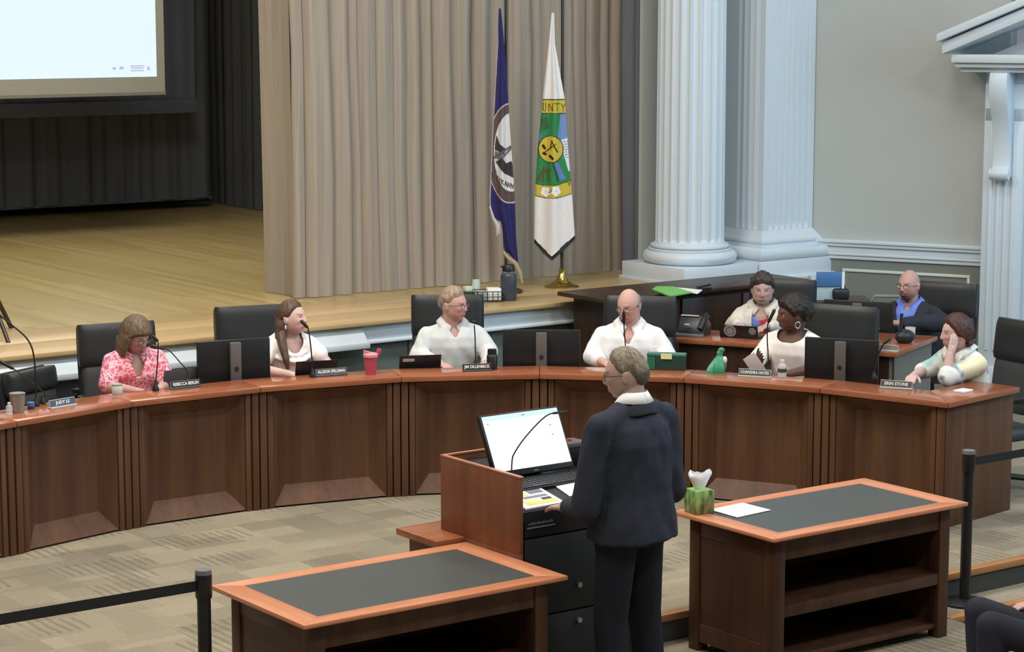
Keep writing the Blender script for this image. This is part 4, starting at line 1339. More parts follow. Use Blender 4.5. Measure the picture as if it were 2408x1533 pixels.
def flag(name, label, ref, left, right, bottom, paint, base_parts, bulge=0.05, folds=3, nv=300, nu=80, fringe=None):
    """cloth gathered on a pole; left/right = outline knots (picture row, picture column) at the depth of ref"""
    t = thing(name, label, 'flag', ref)
    R = Vector(ref)
    ys = [k[0] for k in left]
    rows = np.linspace(ys[0], max(b[1] for b in bottom), nv)
    view = Vector((-UY, -UX, 0))
    P, PX, PY = [], [], []
    bx = [b[0] for b in bottom]
    by = [b[1] for b in bottom]
    for j in range(nv):
        v = j / (nv - 1)
        row = []
        for i in range(nu):
            u = i / (nu - 1)
            yy = rows[0] + (rows[-1] - rows[0]) * v
            x0 = np.interp(yy, ys, [k[1] for k in left])
            x1 = np.interp(yy, [k[0] for k in right], [k[1] for k in right])
            px = x0 + (x1 - x0) * u
            # clip to the lower hem
            yb = np.interp(px, bx, by)
            py = min(yy, yb)
            q = P3(px, py, ref) - R
            wdt = (x1 - x0) / 340.0
            q = q + view * (bulge * math.sin(PI * u) ** 0.8 * min(1, wdt / 0.2) + 0.016 * math.sin(u * folds * 2 * PI + v * 2.0) * min(1, wdt / 0.15))
            row.append(q)
            PX.append(px)
            PY.append(py)
        P.append(row)
    me = MB().sheet(P).mesh('cloth', smooth=80)
    PX, PY = np.array(PX), np.array(PY)
    colr = paint(PX, PY)
    ca = me.color_attributes.new('tint', 'FLOAT_COLOR', 'POINT')
    ca.data.foreach_set('color', colr.astype(np.float32).ravel())
    link(me, 'cloth', vcol('flag print', 0.7, 0.2), t)
    # the gathered rear fold
    P2 = [[P[j][i] - view * (0.02 + 0.05 * math.sin(PI * i / (nu - 1))) for i in range(0, nu, 8)] for j in range(0, nv, 10)]
    P2 = [[p.lerp(P[0][0], 0.0) for p in r] for r in P2]
    MB().sheet(P2).build('rear_fold', base_parts['cloth'], t, smooth=80)
    if fringe:
        a = []
        for k in range(60):
            u = k / 59
            px = bx[0] + (bx[-1] - bx[0]) * u
            yb = np.interp(px, bx, by)
            f = 12 + 3 * math.sin(k * 2.1)
            qa, qb = P3(px, yb - 2, ref) - R, P3(px + 0.5, yb + f * fringe[1], ref) - R
            off = view * (bulge * math.sin(PI * u) ** 0.8 - 0.006)
            a.append((qa + off, qb + off))
        mb = MB()
        mb.sheet([[p[0] for p in a], [p[1] for p in a]])
        mb.sheet([[p[0] - view * 0.01 for p in a], [p[1] - view * 0.012 for p in a]])
        o = mb.build('fringe', fringe[0], t)
    return t


def C(r, g, b):
    return np.array(rgb(r, g, b))


def paint_white(px, py):
    c = np.tile(C(226, 224, 224), (px.size, 1))

    def put(m, col):
        c[m] = C(*col)
    sag = lambda x: 5 * np.sin((x - 1255) / 95 * PI)
    ytop, ybot = 233 - 0 * sag(px), 466 - 9 * ((px - 1295) / 45) ** 2
    inside = (py > ytop) & (py < ybot)
    put(inside, (58, 66, 52))
    inside = (py > ytop + 2) & (py < ybot - 2)
    put(inside, (196, 178, 70))
    g0, g1 = 268 - 3 * np.cos((px - 1300) / 40), 436 - 9 * ((px - 1290) / 45) ** 2
    m = (py > g0) & (py < g1)
    put(m, (40, 70, 50))
    m = (py > g0 + 2) & (py < g1 - 2)
    put(m, (52, 132, 78))
    put(m & in_poly(px, py, [(1318, 268), (1345, 268), (1345, 330), (1310, 328)]), (110, 142, 192))
    put(m & in_poly(px, py, [(1256, 300), (1275, 318), (1270, 330), (1250, 328)]), (96, 130, 170))
    put(m & in_poly(px, py, [(1316, 330), (1345, 320), (1352, 410), (1336, 400)]), (214, 222, 230))
    for k in range(7):
        put(m & strokes(px, py, [(1322, 334 + 6 * k, 1340, 331 + 6.3 * k)], 0.9), (120, 140, 175))
    put(m & in_poly(px, py, [(1300, 384), (1312, 380), (1330, 420), (1312, 424)]), (104, 130, 190))
    put(m & in_poly(px, py, [(1298, 384), (1303, 382), (1316, 424), (1309, 426)]), (36, 90, 60))
    put(m & in_poly(px, py, [(1270, 280), (1286, 272), (1292, 300), (1276, 308)]), (62, 98, 66))
    put(m & strokes(px, py, [(1272, 405, 1292, 398), (1278, 395, 1276, 425), (1288, 396, 1290, 424), (1270, 410, 1266, 424)], 3.2), (84, 92, 50))
    d = np.hypot((px - 1295) / 1.0, (py - 350) / 1.08)
    put(d < 30, (40, 52, 40))
    put(d < 28, (204, 180, 68))
    put(strokes(px, py, [(1278, 360, 1306, 338), (1296, 330, 1311, 357), (1298, 331, 1293, 350), (1310, 356, 1303, 344)], 1.4), (64, 54, 26))
    put(strokes(px, py, [(1278, 360, 1283, 362), (1277, 342, 1281, 348), (1293, 366, 1299, 372)], 3.2), (40, 38, 24))
    # letters of the upper band
    put(strokes(px, py, [(1277, 242, 1277, 256), (1277, 258, 1282, 260), (1283, 242, 1283, 257)], 1.1), (90, 84, 36))
    put(strokes(px, py, [(1290, 260, 1290, 243), (1290, 243, 1299, 260), (1299, 260, 1299, 243)], 1.1), (90, 84, 36))
    put(strokes(px, py, [(1304, 243, 1316, 243), (1310, 243, 1310, 260)], 1.1), (90, 84, 36))
    put(strokes(px, py, [(1320, 244, 1324, 252), (1328, 245, 1324, 252), (1324, 252, 1324, 261)], 1.1), (90, 84, 36))
    put(strokes(px, py, [(1334, 424, 1339, 436), (1342, 424, 1338, 434)], 1.1), (90, 84, 36))
    # white blossom
    for (fx, fy) in ((1283, 450), (1307, 448)):
        for k in range(5):
            a = k * 2 * PI / 5 + 0.3
            put(np.hypot(px - fx - 6.5 * math.cos(a), py - fy - 7 * math.sin(a)) < 5.2, (238, 238, 240))
    put(strokes(px, py, [(1291, 452, 1297, 446)], 1.6), (120, 110, 60))
    return c


def paint_blue(px, py):
    c = np.tile(C(46, 44, 96), (px.size, 1))

    def put(m, col):
        c[m] = C(*col)
    d = np.hypot((px - 1200) / 0.46, (py - 360) / 1.0)
    d2 = np.hypot((px - 1202) / 0.44, (py - 358) / 1.0)
    put(d < 118, (196, 190, 186))
    put(d < 115, (86, 74, 78))
    sp = np.sin(px * 0.9 + py * 0.55) * np.sin(px * 0.31 - py * 0.72)
    put((d < 113) & (d > 96) & (sp > 0.45), (128, 62, 54))
    put((d < 113) & (d > 96) & (sp < -0.5), (72, 96, 84))
    put(d2 < 92, (208, 208, 208))
    # dark figures inside the seal
    put((d2 < 88) & in_poly(px, py, [(1160, 312), (1166, 312), (1175, 338), (1190, 350), (1186, 362), (1163, 352)]), (62, 60, 62))
    put((d2 < 88) & in_poly(px, py, [(1158, 352), (1186, 362), (1206, 338), (1208, 346), (1180, 376), (1158, 372)]), (110, 110, 112))
    put((d2 < 88) & in_poly(px, py, [(1165, 380), (1182, 370), (1190, 384), (1203, 378), (1210, 400), (1206, 424), (1190, 412), (1176, 396)]), (58, 56, 58))
    put((d2 < 92) & strokes(px, py, [(1160, 372, 1207, 340), (1162, 398, 1188, 416)], 2.2), (90, 90, 92))
    put((d2 < 90) & (py > 392 + 0.5 * (px - 1155)) & (py < 428 + 0.5 * (px - 1155)), (212, 210, 208))
    # banner letters TYRANN
    def L(x, y, segs):
        put(strokes(px, py, [(x + a, y + 0.32 * a + b, x + c_, y + 0.32 * c_ + d_) for a, b, c_, d_ in segs], 0.95), (60, 58, 70))
    L(1157, 404, [(0, 0, 0, 10), (0, 0, 3.5, 3), (3.5, 3, 0, 5), (0, 5, 4, 10)])
    L(1166, 413, [(0, 0, 5, 0), (2.5, 0, 2.5, 11)])
    L(1173, 417, [(0, 0, 2.5, 5), (5, 0, 2.5, 5), (2.5, 5, 2.5, 11)])
    L(1180, 421, [(0, 0, 0, 11), (0, 0, 4, 3), (4, 3, 0, 5), (0, 5, 4.5, 11)])
    L(1187, 425, [(0, 11, 2.5, 0), (2.5, 0, 5, 11), (1, 7, 4, 7)])
    L(1194, 428, [(0, 11, 0, 0), (0, 0, 5, 11), (5, 11, 5, 0)])
    L(1202, 431, [(0, 11, 0, 0), (0, 0, 5, 11), (5, 11, 5, 0)])
    put(px < np.interp(py, [104, 300, 470, 560], [1171.5, 1160.5, 1153, 1165]), (196, 194, 200))
    return c


fw = at(1321, 676, 0.9)
tw = flag('county_flag', 'white flag with green and gold round seal on brass stand', (fw.x, fw.y, 0.9),
          [(30, 1297), (104, 1290), (233, 1276), (350, 1264), (470, 1257), (560, 1256), (600, 1256)], [(30, 1303), (104, 1305), (233, 1328), (350, 1336), (470, 1346), (560, 1352), (600, 1352)],
          [(1256, 560), (1276, 583), (1297, 601), (1324, 578), (1352, 552)], paint_white, {'cloth': plain('white flag cloth', rgb(214, 212, 214), 0.7)}, 0.06, 2, 420, 90,
          (plain('black fringe', rgb(40, 40, 44), 0.8, var=0.3, scale=80), 0.9))
pole_m = plain('dark flag pole', rgb(52, 44, 36), 0.4)
MB().cyl((0, 0, 0.1), (0.045, 0.06, 2.55), 0.013, n=12).build('pole', pole_m, tw)
MB().lathe([(0.0, 2.55), (0.02, 2.55), (0.03, 2.58), (0.018, 2.62), (0.004, 2.75), (0.0, 2.75)], (0.045, 0.06, 0), n=16).build('finial', brass, tw)
MB().lathe([(0.0, 0.0), (0.148, 0.0), (0.150, 0.008), (0.140, 0.018), (0.10, 0.03), (0.06, 0.055), (0.036, 0.095), (0.028, 0.12), (0.026, 0.125), (0.026, 0.165), (0.02, 0.168), (0.0, 0.168)], n=48).build('base', brass, tw)
fb_ = at(1190, 688, 0.9)
tbf = flag('state_flag', 'dark blue flag with round white seal behind the thermal carafe', (fb_.x, fb_.y, 0.9),
           [(20, 1173), (104, 1170), (300, 1159), (470, 1151), (490, 1153), (520, 1166), (585, 1183), (620, 1215)], [(20, 1178), (104, 1186), (230, 1195), (300, 1199), (470, 1211), (560, 1214), (620, 1219)],
           [(1150, 486), (1166, 516), (1181, 522), (1184, 582), (1200, 600), (1219, 618)], paint_blue, {'cloth': plain('navy flag cloth', rgb(50, 46, 112), 0.7)}, 0.05, 2, 420, 70)
MB().cyl((0.0, 0, 0.03), (0.045, 0.06, 2.6), 0.013, n=12).build('pole', pole_m, tbf)
MB().lathe([(0.0, 2.6), (0.02, 2.6), (0.03, 2.63), (0.018, 2.67), (0.004, 2.8), (0.0, 2.8)], (0.045, 0.06, 0), n=16).build('finial', brass, tbf)
MB().lathe([(0.0, 0.0), (0.14, 0.0), (0.14, 0.02), (0.11, 0.035), (0.04, 0.05), (0.03, 0.09), (0.0, 0.09)], n=32).build('base', wood_dark, tbf)
# hanging corner of the fringe and a gold cord with tassel
R = Vector((fb_.x, fb_.y, 0.9))
vw = Vector((-UY, -UX, 0))
pts = [P3(x, y, fb_) - R + vw * 0.05 for x, y in ((1183, 590), (1196, 606), (1212, 618), (1222, 640), (1228, 664))]
MB().tube(pts, [0.014, 0.016, 0.018, 0.02, 0.008], 8).build('gold_fringe', plain('pale gold fringe', rgb(172, 152, 122), 0.8, var=0.15, scale=60), tbf)
pts = [P3(x, y, fb_) - R + vw * 0.02 for x, y in ((1152, 484), (1160, 512), (1170, 528), (1172, 548), (1168, 554))]
MB().tube(pts, [0.006, 0.012, 0.02, 0.018, 0.006], 8).build('white_fold', plain('white fold', rgb(196, 194, 190), 0.8, var=0.2, scale=30), tbf)


# ---------------------------------------------------------------- office chairs
def cushion(w, h, d, bulge=0.02, n=10, m=10, p=5.0):
    """padded leather block centred on x, from z = 0 to h, thickness d"""
    rings = []
    mb = MB()
    for j in range(m + 1):
        t = -1 + 2 * j / m
        zc = math.copysign(abs(t) ** 0.8, t)
        k = (1 - abs(zc) ** p) ** (1 / p) if abs(zc) < 1 else 0.0
        k = max(k, 0.72)
        ring = []
        for i in range(28):
            a = 2 * PI * i / 28
            ca, sa = math.cos(a), math.sin(a)
            x = math.copysign(abs(ca) ** (2 / p), ca) * w / 2 * (0.94 + 0.06 * k)
            y = math.copysign(abs(sa) ** (2 / 3.0), sa) * d / 2 * k
            ring.append((x, y, h / 2 + zc * h / 2))
        rings.append(ring)
    mb.loft(rings)
    return mb


def office_chair(x, y, rz, label, top=1.13, w=0.54, z=0.0):
    t = thing('office_chair', label, 'chair', (x, y, z), rz, 'black leather chairs behind the desks')
    tl = Matrix.Translation((0, -0.24, 0.50)) @ Matrix.Rotation(math.radians(7), 4, 'X')
    hb = (top - 0.50) / math.cos(math.radians(7))
    for nm, w_, z0, h_, d_, mt in (('lower_back_cushion', w * 0.93, 0.0, hb * 0.57, 0.10, leather_low), ('head_cushion', w, hb * 0.555, hb * 0.445, 0.13, leather)):
        m_ = cushion(w_, h_, d_).mesh(nm, 0.0, smooth=50)
        m_.transform(tl @ Matrix.Translation((0, 0.02, z0)))
        link(m_, nm, mt, t)
    mb = cushion(w * 0.97, hb * 0.93, 0.06)
    m_ = mb.mesh('back_shell', smooth=50)
    m_.transform(tl @ Matrix.Translation((0, -0.05, 0.03)))
    link(m_, 'back_shell', leather, t)
    m_ = cushion(w * 0.95, 0.48, 0.11).mesh('seat', smooth=50)
    m_.transform(Matrix.Translation((0, -0.22, 0.405)) @ Matrix.Rotation(-PI / 2, 4, 'X'))
    link(m_, 'seat', leather_low, t)
    for s in (-1, 1):
        MB().tube([(s * 0.24, -0.16, 0.40), (s * 0.30, -0.16, 0.42), (s * 0.305, -0.12, 0.63), (s * 0.30, 0.10, 0.655), (s * 0.29, 0.14, 0.63)], 0.016, 10).build('arm_frame', plastic_black, t)
        m_ = MB().box(-0.028, 0.028, -0.13, 0.13, 0, 0.028).mesh('arm_pad', 0.01)
        m_.transform(Matrix.Translation((s * 0.30, 0.0, 0.655)))
        link(m_, 'arm_pad', leather, t)
    MB().cyl((0, 0, 0.08), (0, 0, 0.40), 0.03, n=14).build('gas_lift', plastic_black, t)
    for k in range(5):
        a = 2 * PI * k / 5 + 0.3
        MB().tube([(0, 0, 0.10), (0.28 * math.cos(a), 0.28 * math.sin(a), 0.075)], [0.026, 0.018], 8).build('base_leg', plastic_black, t)
        MB().cyl((0.28 * math.cos(a) - 0.014 * math.sin(a), 0.28 * math.sin(a) + 0.014 * math.cos(a), 0.03), (0.28 * math.cos(a) + 0.014 * math.sin(a), 0.28 * math.sin(a) - 0.014 * math.cos(a), 0.03), 0.03, n=14).build('caster', plastic_black, t)
    return t


# ---------------------------------------------------------------- people
def evaluate(me, mods):
    o = bpy.data.objects.new('work', me)
    COL.objects.link(o)
    for kind, kw in mods:
        m = o.modifiers.new(kind, kind)
        for k, v in kw.items():
            setattr(m, k, v)
    dg = bpy.context.evaluated_depsgraph_get()
    r = bpy.data.meshes.new_from_object(o.evaluated_get(dg))
    bpy.data.objects.remove(o)
    return r


def remesh(mb, voxel, smooth=4, factor=0.5):
    me = bpy.data.meshes.new('raw')
    me.from_pydata(mb.v, [], mb.f)
    bm = bmesh.new()
    bm.from_mesh(me)
    bmesh.ops.recalc_face_normals(bm, faces=bm.faces)
    bm.to_mesh(me)
    bm.free()
    r = evaluate(me, [('REMESH', dict(mode='VOXEL', voxel_size=voxel)), ('SMOOTH', dict(factor=factor, iterations=smooth))])
    r.polygons.foreach_set('use_smooth', [True] * len(r.polygons))
    return r


def get_co(me):
    a = np.empty(len(me.vertices) * 3, np.float32)
    me.vertices.foreach_get('co', a)
    return a.reshape(-1, 3)


def set_co(me, a):
    me.vertices.foreach_set('co', a.astype(np.float32).ravel())
    me.update()


def cut(me, keep):
    """drop the vertices where keep is False"""
    bm = bmesh.new()
    bm.from_mesh(me)
    bm.verts.ensure_lookup_table()
    bmesh.ops.delete(bm, geom=[v for v, k in zip(bm.verts, keep) if not k], context='VERTS')
    for _ in range(8):
        new = {}
        for v in bm.verts:
            bs = [e.other_vert(v) for e in v.link_edges if len(e.link_faces) == 1]
            if len(bs) == 2:
                new[v] = v.co * 0.5 + (bs[0].co + bs[1].co) * 0.25
        for v, c_ in new.items():
            v.co = c_
    bm.to_mesh(me)
    bm.free()


def tint(me, cols):
    ca = me.color_attributes.new('tint', 'FLOAT_COLOR', 'POINT')
    ca.data.foreach_set('color', cols.astype(np.float32).ravel())


def G(x, s):
    return np.exp(-(x / s) ** 2)


def sstep(x, a, b):
    t = np.clip((x - a) / (b - a), 0, 1)
    return t * t * (3 - 2 * t)


def head_surface(d, fem=0.0, jowl=0.0):
    """unit directions -> points of a head; face towards +Y, centre between the ears"""
    dx, dy, dz = d[:, 0], d[:, 1], d[:, 2]
    x = 0.077 * dx
    y = 0.098 * dy
    z = 0.120 * dz
    low = np.clip(-dz, 0, 1)
    # skull is widest above the ears, jaw narrows
    x = x * (1 + 0.03 * np.clip(dz, 0, 1)) * (1 - (0.17 + 0.05 * fem - 0.10 * jowl) * low ** 1.8)
    # nape is carved away under the occiput
    back = np.clip(-dy, 0, 1)
    y = np.where(dy < 0, y * (1 - 0.42 * sstep(-dz, 0.1, 0.9)), y)
    # jaw and chin come forward
    fr = sstep(dy, 0.0, 0.6)
    y = y + fr * (0.012 * sstep(-dz, 0.3, 0.8)) - 0.006 * fr * sstep(dz, 0.3, 0.9)
    z = np.where((dy > 0.2) & (dz < 0), z * (1.0 - 0.02 * fr), z)
    f = sstep(dy, 0.15, 0.45)
    # nose
    ridge = np.interp(z, [-0.045, -0.036, -0.026, -0.005, 0.012, 0.024], [0.0, 0.014, 0.025, 0.016, 0.008, 0.0])
    wdt = np.interp(z, [-0.045, -0.030, -0.01, 0.02], [0.017, 0.0145, 0.0095, 0.009])
    y = y + f * ridge * np.exp(-(x / wdt) ** 2)
    # brow, sockets, cheek bones
    y = y + f * 0.005 * G(z - 0.026, 0.010) * G(np.abs(x) - 0.028, 0.022) * (1 - 0.5 * fem)
    y = y - f * 0.009 * G(z - 0.006, 0.011) * G(np.abs(x) - 0.031, 0.016)
    y = y + f * 0.005 * G(z + 0.022, 0.018) * G(np.abs(x) - 0.044, 0.018)
    # mouth
    y = y + f * 0.007 * G(z + 0.062, 0.017) * G(x, 0.030)
    y = y + f * 0.0045 * G(z + 0.056, 0.005) * G(x, 0.022) + f * 0.005 * G(z + 0.068, 0.006) * G(x, 0.019)
    y = y - f * 0.005 * G(z + 0.062, 0.0028) * G(x, 0.024)
    y = y - f * 0.004 * G(z + 0.082, 0.008) * G(x, 0.02)
    y = y + f * 0.012 * G(z + 0.102, 0.016) * G(x, 0.026)
    x = x + np.tanh(x / 0.02) * jowl * 0.006 * G(z + 0.06, 0.03) * sstep(dy, -0.2, 0.3)
    return np.stack([x, y, z], 1)


NA, NE = 104, 80


def dir_grid():
    out = []
    for j in range(NE + 1):
        e = -PI / 2 + PI * j / NE
        for i in range(NA):
            a = 2 * PI * i / NA
            out.append((math.cos(e) * math.sin(a), math.cos(e) * math.cos(a), math.sin(e)))
    return np.array(out)


DIRS = dir_grid()
GRID_F = [(j * NA + i, j * NA + (i + 1) % NA, (j + 1) * NA + (i + 1) % NA, (j + 1) * NA + i) for j in range(NE) for i in range(NA)]


def lerp(a, b, t):
    return Vector(a).lerp(Vector(b), t)


def hand_pieces(mb, w, d, n, side, curl=0.35, spread=0.9, thumb=0.7, s=1.0):
    """wrist point, pointing direction, palm normal (the way the palm faces)"""
    d = Vector(d).normalized()
    n = Vector(n)
    n = (n - d * n.dot(d)).normalized()
    q = d.cross(n).normalized() * side           # towards the thumb side
    w = Vector(w)
    lens = (0.070, 0.078, 0.074, 0.060)
    offs = (0.030, 0.010, -0.010, -0.029)
    mb.capsule(w - d * 0.01, w + d * 0.04, 0.024 * s, 0.027 * s)
    for L, o in zip(lens, offs):
        k = w + d * (0.088 - abs(o) * 0.25) * s + q * o * s
        mb.capsule(w + d * 0.02 * s + q * o * 0.6 * s, k, 0.0135 * s, 0.0115 * s, 10, 3)
        p = k
        ang = curl * 0.6
        dirv = (d + q * o * spread * 1.5).normalized()
        for seg, rr in ((0.46, 0.0098), (0.30, 0.0088), (0.24, 0.0078)):
            v = (dirv * math.cos(ang) + n * math.sin(ang)).normalized()
            p2 = p + v * L * seg * s
            mb.capsule(p, p2, rr * s, rr * 0.93 * s, 10, 3)
            p = p2
            ang += curl
    tb_ = w + d * 0.022 * s + q * 0.022 * s
    v1 = (d * 0.75 + q * thumb + n * 0.30).normalized()
    p2 = tb_ + v1 * 0.042 * s
    mb.capsule(tb_, p2, 0.014 * s, 0.011 * s, 10, 3)
    v2 = (d * 0.95 + q * thumb * 0.45 + n * 0.35).normalized()
    p3 = p2 + v2 * 0.03 * s
    mb.capsule(p2, p3, 0.0105 * s, 0.0095 * s, 10, 3)
    mb.capsule(p3, p3 + v2 * 0.024 * s, 0.0095 * s, 0.008 * s, 10, 3)


def torso_rings(secs, infl=0.0, n=32):
    """secs: (centre, half width, half depth); stadium-like sections"""
    rings = []
    for c, rx, ry in secs:
        c = Vector(c)
        ring = []
        for k in range(n):
            a = 2 * PI * k / n
            ca, sa = math.cos(a), math.sin(a)
            ring.append((c.x + math.copysign(abs(ca) ** 0.85, ca) * (rx + infl), c.y + math.copysign(abs(sa) ** 0.9, sa) * (ry + infl), c.z))
        rings.append(ring)
    return rings


def person(name, label, loc, rz, head, hrot, arms, skin=(196, 152, 130), fem=0.0, jowl=0.0, build=1.0, garments=(), hair=None,
           face=None, seated=True, trousers=(44, 46, 52), lower=None, glasses=None, earrings=None, sw=None, extra_body=None, voxel=0.0055, lean=0.0, ztop_off=0.0, collar=None, tz=0.47, group=None, eyes=True, sh_up=0.0, shoe=True, twist=0.0):
    t = thing(name, label, 'person', loc, rz, group)
    Hc = Vector(head)
    HR = Matrix.Rotation(math.radians(hrot[0]), 3, 'Z') @ Matrix.Rotation(math.radians(hrot[1]), 3, 'X') @ Matrix.Rotation(math.radians(hrot[2] if len(hrot) > 2 else 0), 3, 'Y')
    HRn = np.array(HR)
    sw = sw or (0.170 - 0.022 * fem) * build ** 0.5
    nb = Hc + Vector((0, -0.035, -0.150 + 0.028 * fem))            # base of the neck
    sz = nb.z - 0.078 + sh_up
    ct = Matrix.Rotation(math.radians(twist), 3, 'Z')
    tc = Vector((nb.x, nb.y, 0))

    def tw(v, f=1.0):
        v = Vector(v)
        if twist == 0:
            return v
        p = Vector((v.x - tc.x, v.y - tc.y, 0))
        p = Matrix.Rotation(math.radians(twist * f), 3, 'Z') @ p
        return Vector((p.x + tc.x, p.y + tc.y, v.z))
    sh = {s: tw((nb.x + s * sw, nb.y - 0.005, sz)) for s in (-1, 1)}
    pel = Vector((nb.x * 0.3, nb.y * 0.35 - 0.05, tz + 0.06)) if seated else Vector((nb.x, nb.y + 0.0, nb.z - 0.56))
    b = build

    def zc(f):
        p = pel.lerp(nb, f)
        return (p.x, p.y, p.z)
    if fem:
        secs = [(zc(-0.10), .155 * b, .105 * b), (zc(.08), .172 * b, .118 * b), (zc(.30), .140 * b, .105 * b), (zc(.52), .140 * b, .108 * b), (zc(.70), .150 * b, .120 * b), (zc(.84), .150 * b ** .5, .100 * b), (zc(.92), .128, .082), (zc(.98), .075, .062)]
    else:
        secs = [(zc(-0.10), .160 * b, .110 * b), (zc(.08), .172 * b, .122 * b), (zc(.30), .165 * b, .122 * b), (zc(.52), .165 * b, .122 * b), (zc(.70), .175 * b ** .7, .122 * b), (zc(.84), .172 * b ** .5, .105 * b ** .7), (zc(.93), .135, .082), (zc(.99), .080, .064)]
    if seated:
        hips = {s: Vector((pel.x + s * 0.09, pel.y, tz + 0.08)) for s in (-1, 1)}
        kn = {s: Vector((pel.x + s * 0.13, pel.y + 0.43, tz + 0.06)) for s in (-1, 1)}
        an = {s: Vector((pel.x + s * 0.12, pel.y + 0.40, 0.09)) for s in (-1, 1)}
    else:
        hips = {s: Vector((pel.x + s * 0.085, pel.y, pel.z)) for s in (-1, 1)}
        kn = {s: Vector((pel.x + s * 0.118, pel.y + 0.015, pel.z * 0.53)) for s in (-1, 1)}
        an = {s: Vector((pel.x + s * 0.135, pel.y - 0.03, 0.09)) for s in (-1, 1)}
    if lower:
        hips, kn, an = lower(hips, kn, an)

    def torso(mb, infl, r0=0, r1=None):
        rr = torso_rings(secs, infl)
        if twist:
            rr = [[tuple(tw(p, min(1, max(0, i / 5)))) for p in ring] for i, ring in enumerate(rr)]
        mb.loft(rr[r0:r1])
        for s in (-1, 1):
            mb.capsule(tw((nb.x + s * 0.035, nb.y - 0.012, nb.z - 0.022)), sh[s], 0.046 + infl, 0.050 + infl * 0.8)

    armr = (0.050 if fem else 0.055) * b ** 0.6
    # ---- body
    mb = MB()
    hv = head_surface(DIRS, fem, jowl) @ HRn.T + np.array(Hc)
    mb.add([tuple(v) for v in hv], GRID_F)
    for s in (-1, 1):
        e = Matrix.Rotation(-0.25 * s, 3, 'Z') @ Matrix.Rotation(0.15, 3, 'X')
        mb.ell(Hc + HR @ Vector((s * 0.079, -0.008, -0.006)), (0.009, 0.018, 0.032), HR @ e, 14, 10)
        mb.ell(Hc + HR @ Vector((s * 0.083, -0.013, 0.006)), (0.006, 0.013, 0.018), HR @ e, 12, 8)
    neck_t = Hc + HR @ Vector((0, -0.018, -0.065))
    nr = 0.050 if fem else 0.060
    mb.capsule(nb + Vector((0, -0.012, -0.03)), neck_t, nr * 1.08, nr * 0.98, 18, 4)
    torso(mb, -0.012)
    for s in (-1, 1):
        if s in arms:
            el, wr_ = Vector(arms[s]['el']), Vector(arms[s]['wr'])
            mb.capsule(sh[s], el, armr * 0.95, armr * 0.76, 16)
            mb.capsule(el, lerp(el, wr_, 0.35), armr * 0.78, armr * 0.74, 16)
            mb.capsule(lerp(el, wr_, 0.35), wr_, armr * 0.74, 0.026, 16)
            if not arms[s].get('nohand'):
                hand_pieces(mb, wr_, arms[s]['hd'], arms[s].get('hn', (0, 0, -1)), arms[s].get('ts', s * 1), arms[s].get('curl', 0.35), s=0.93 if fem else 1.0, thumb=arms[s].get('thumb', 0.7))
        mb.capsule(hips[s], kn[s], 0.072, 0.052)
        mb.capsule(kn[s], an[s], 0.052, 0.035)
        mb.capsule(an[s], an[s] + Vector((0, 0.14, -0.045)), 0.03, 0.022)
    if extra_body:
        extra_body(mb)
    me = remesh(mb, voxel, 2, 0.4)
    co = get_co(me)
    loc_h = (co - np.array(Hc)) @ HRn
    x, y, z = loc_h[:, 0], loc_h[:, 1], loc_h[:, 2]
    base = C(*skin)[:3]
    cols = np.tile(base, (len(co), 1))

    def blend(m, c, k=1.0):
        m = (np.clip(m, 0, 1) * k)[:, None]
        cols[:] = cols * (1 - m) + np.array(C(*c)[:3]) * m
    fr = (y > 0.03).astype(float)
    fc = dict(lip=tuple(int(v * f) for v, f in zip(skin, (0.90, 0.66, 0.66))), brow=None, blush=tuple(min(255, int(v * f)) for v, f in zip(skin, (1.04, 0.88, 0.86))), beard=None, stubble=None)
    fc.update(face or {})
    near = (np.abs(z) < 0.14).astype(float)
    blend(fr * G(z + 0.03, 0.03) * G(np.abs(x) - 0.042, 0.022), fc['blush'], 0.55)
    blend(fr * G(z + 0.030, 0.014) * G(x, 0.014), fc['blush'], 0.5)
    blend(fr * np.clip(1.6 * G(z + 0.062, 0.0085) * (np.abs(x) < 0.026), 0, 1), fc['lip'], 0.55)
    blend(fr * G(z + 0.062, 0.0022) * (np.abs(x) < 0.024), tuple(int(v * 0.55) for v in fc['lip']), 0.5)
    shade = tuple(int(v * 0.78) for v in skin)
    blend(fr * G(z - 0.006, 0.010) * G(np.abs(x) - 0.031, 0.014), shade, 0.2)  # shade of the eye sockets painted into the skin colour
    if fc['brow']:
        blend(fr * np.clip(1.5 * G(z - 0.0275 - 0.12 * (np.minimum(np.abs(x), 0.036) - 0.033), 0.0040) * (np.abs(np.abs(x) - 0.033) < 0.019), 0, 1), fc['brow'], 0.55)
    if fc['beard']:
        bd = fc['beard']
        mm = (y > 0.0) * (z > -0.135) * sstep(-z, 0.040, 0.052) * (1 - 0.95 * G(z + 0.064, 0.010) * G(x, 0.022))
        if bd[1] == 'goatee':
            mm = mm * G(x, 0.052)
        blend(mm * sstep(y, 0.0, 0.05), bd[0], bd[2])
    tint(me, np.hstack([cols, np.ones((len(cols), 1))]))
    nm = 'skin %d %d %d' % skin
    link(me, 'body', vcol(nm, 0.55, 0.3), t)
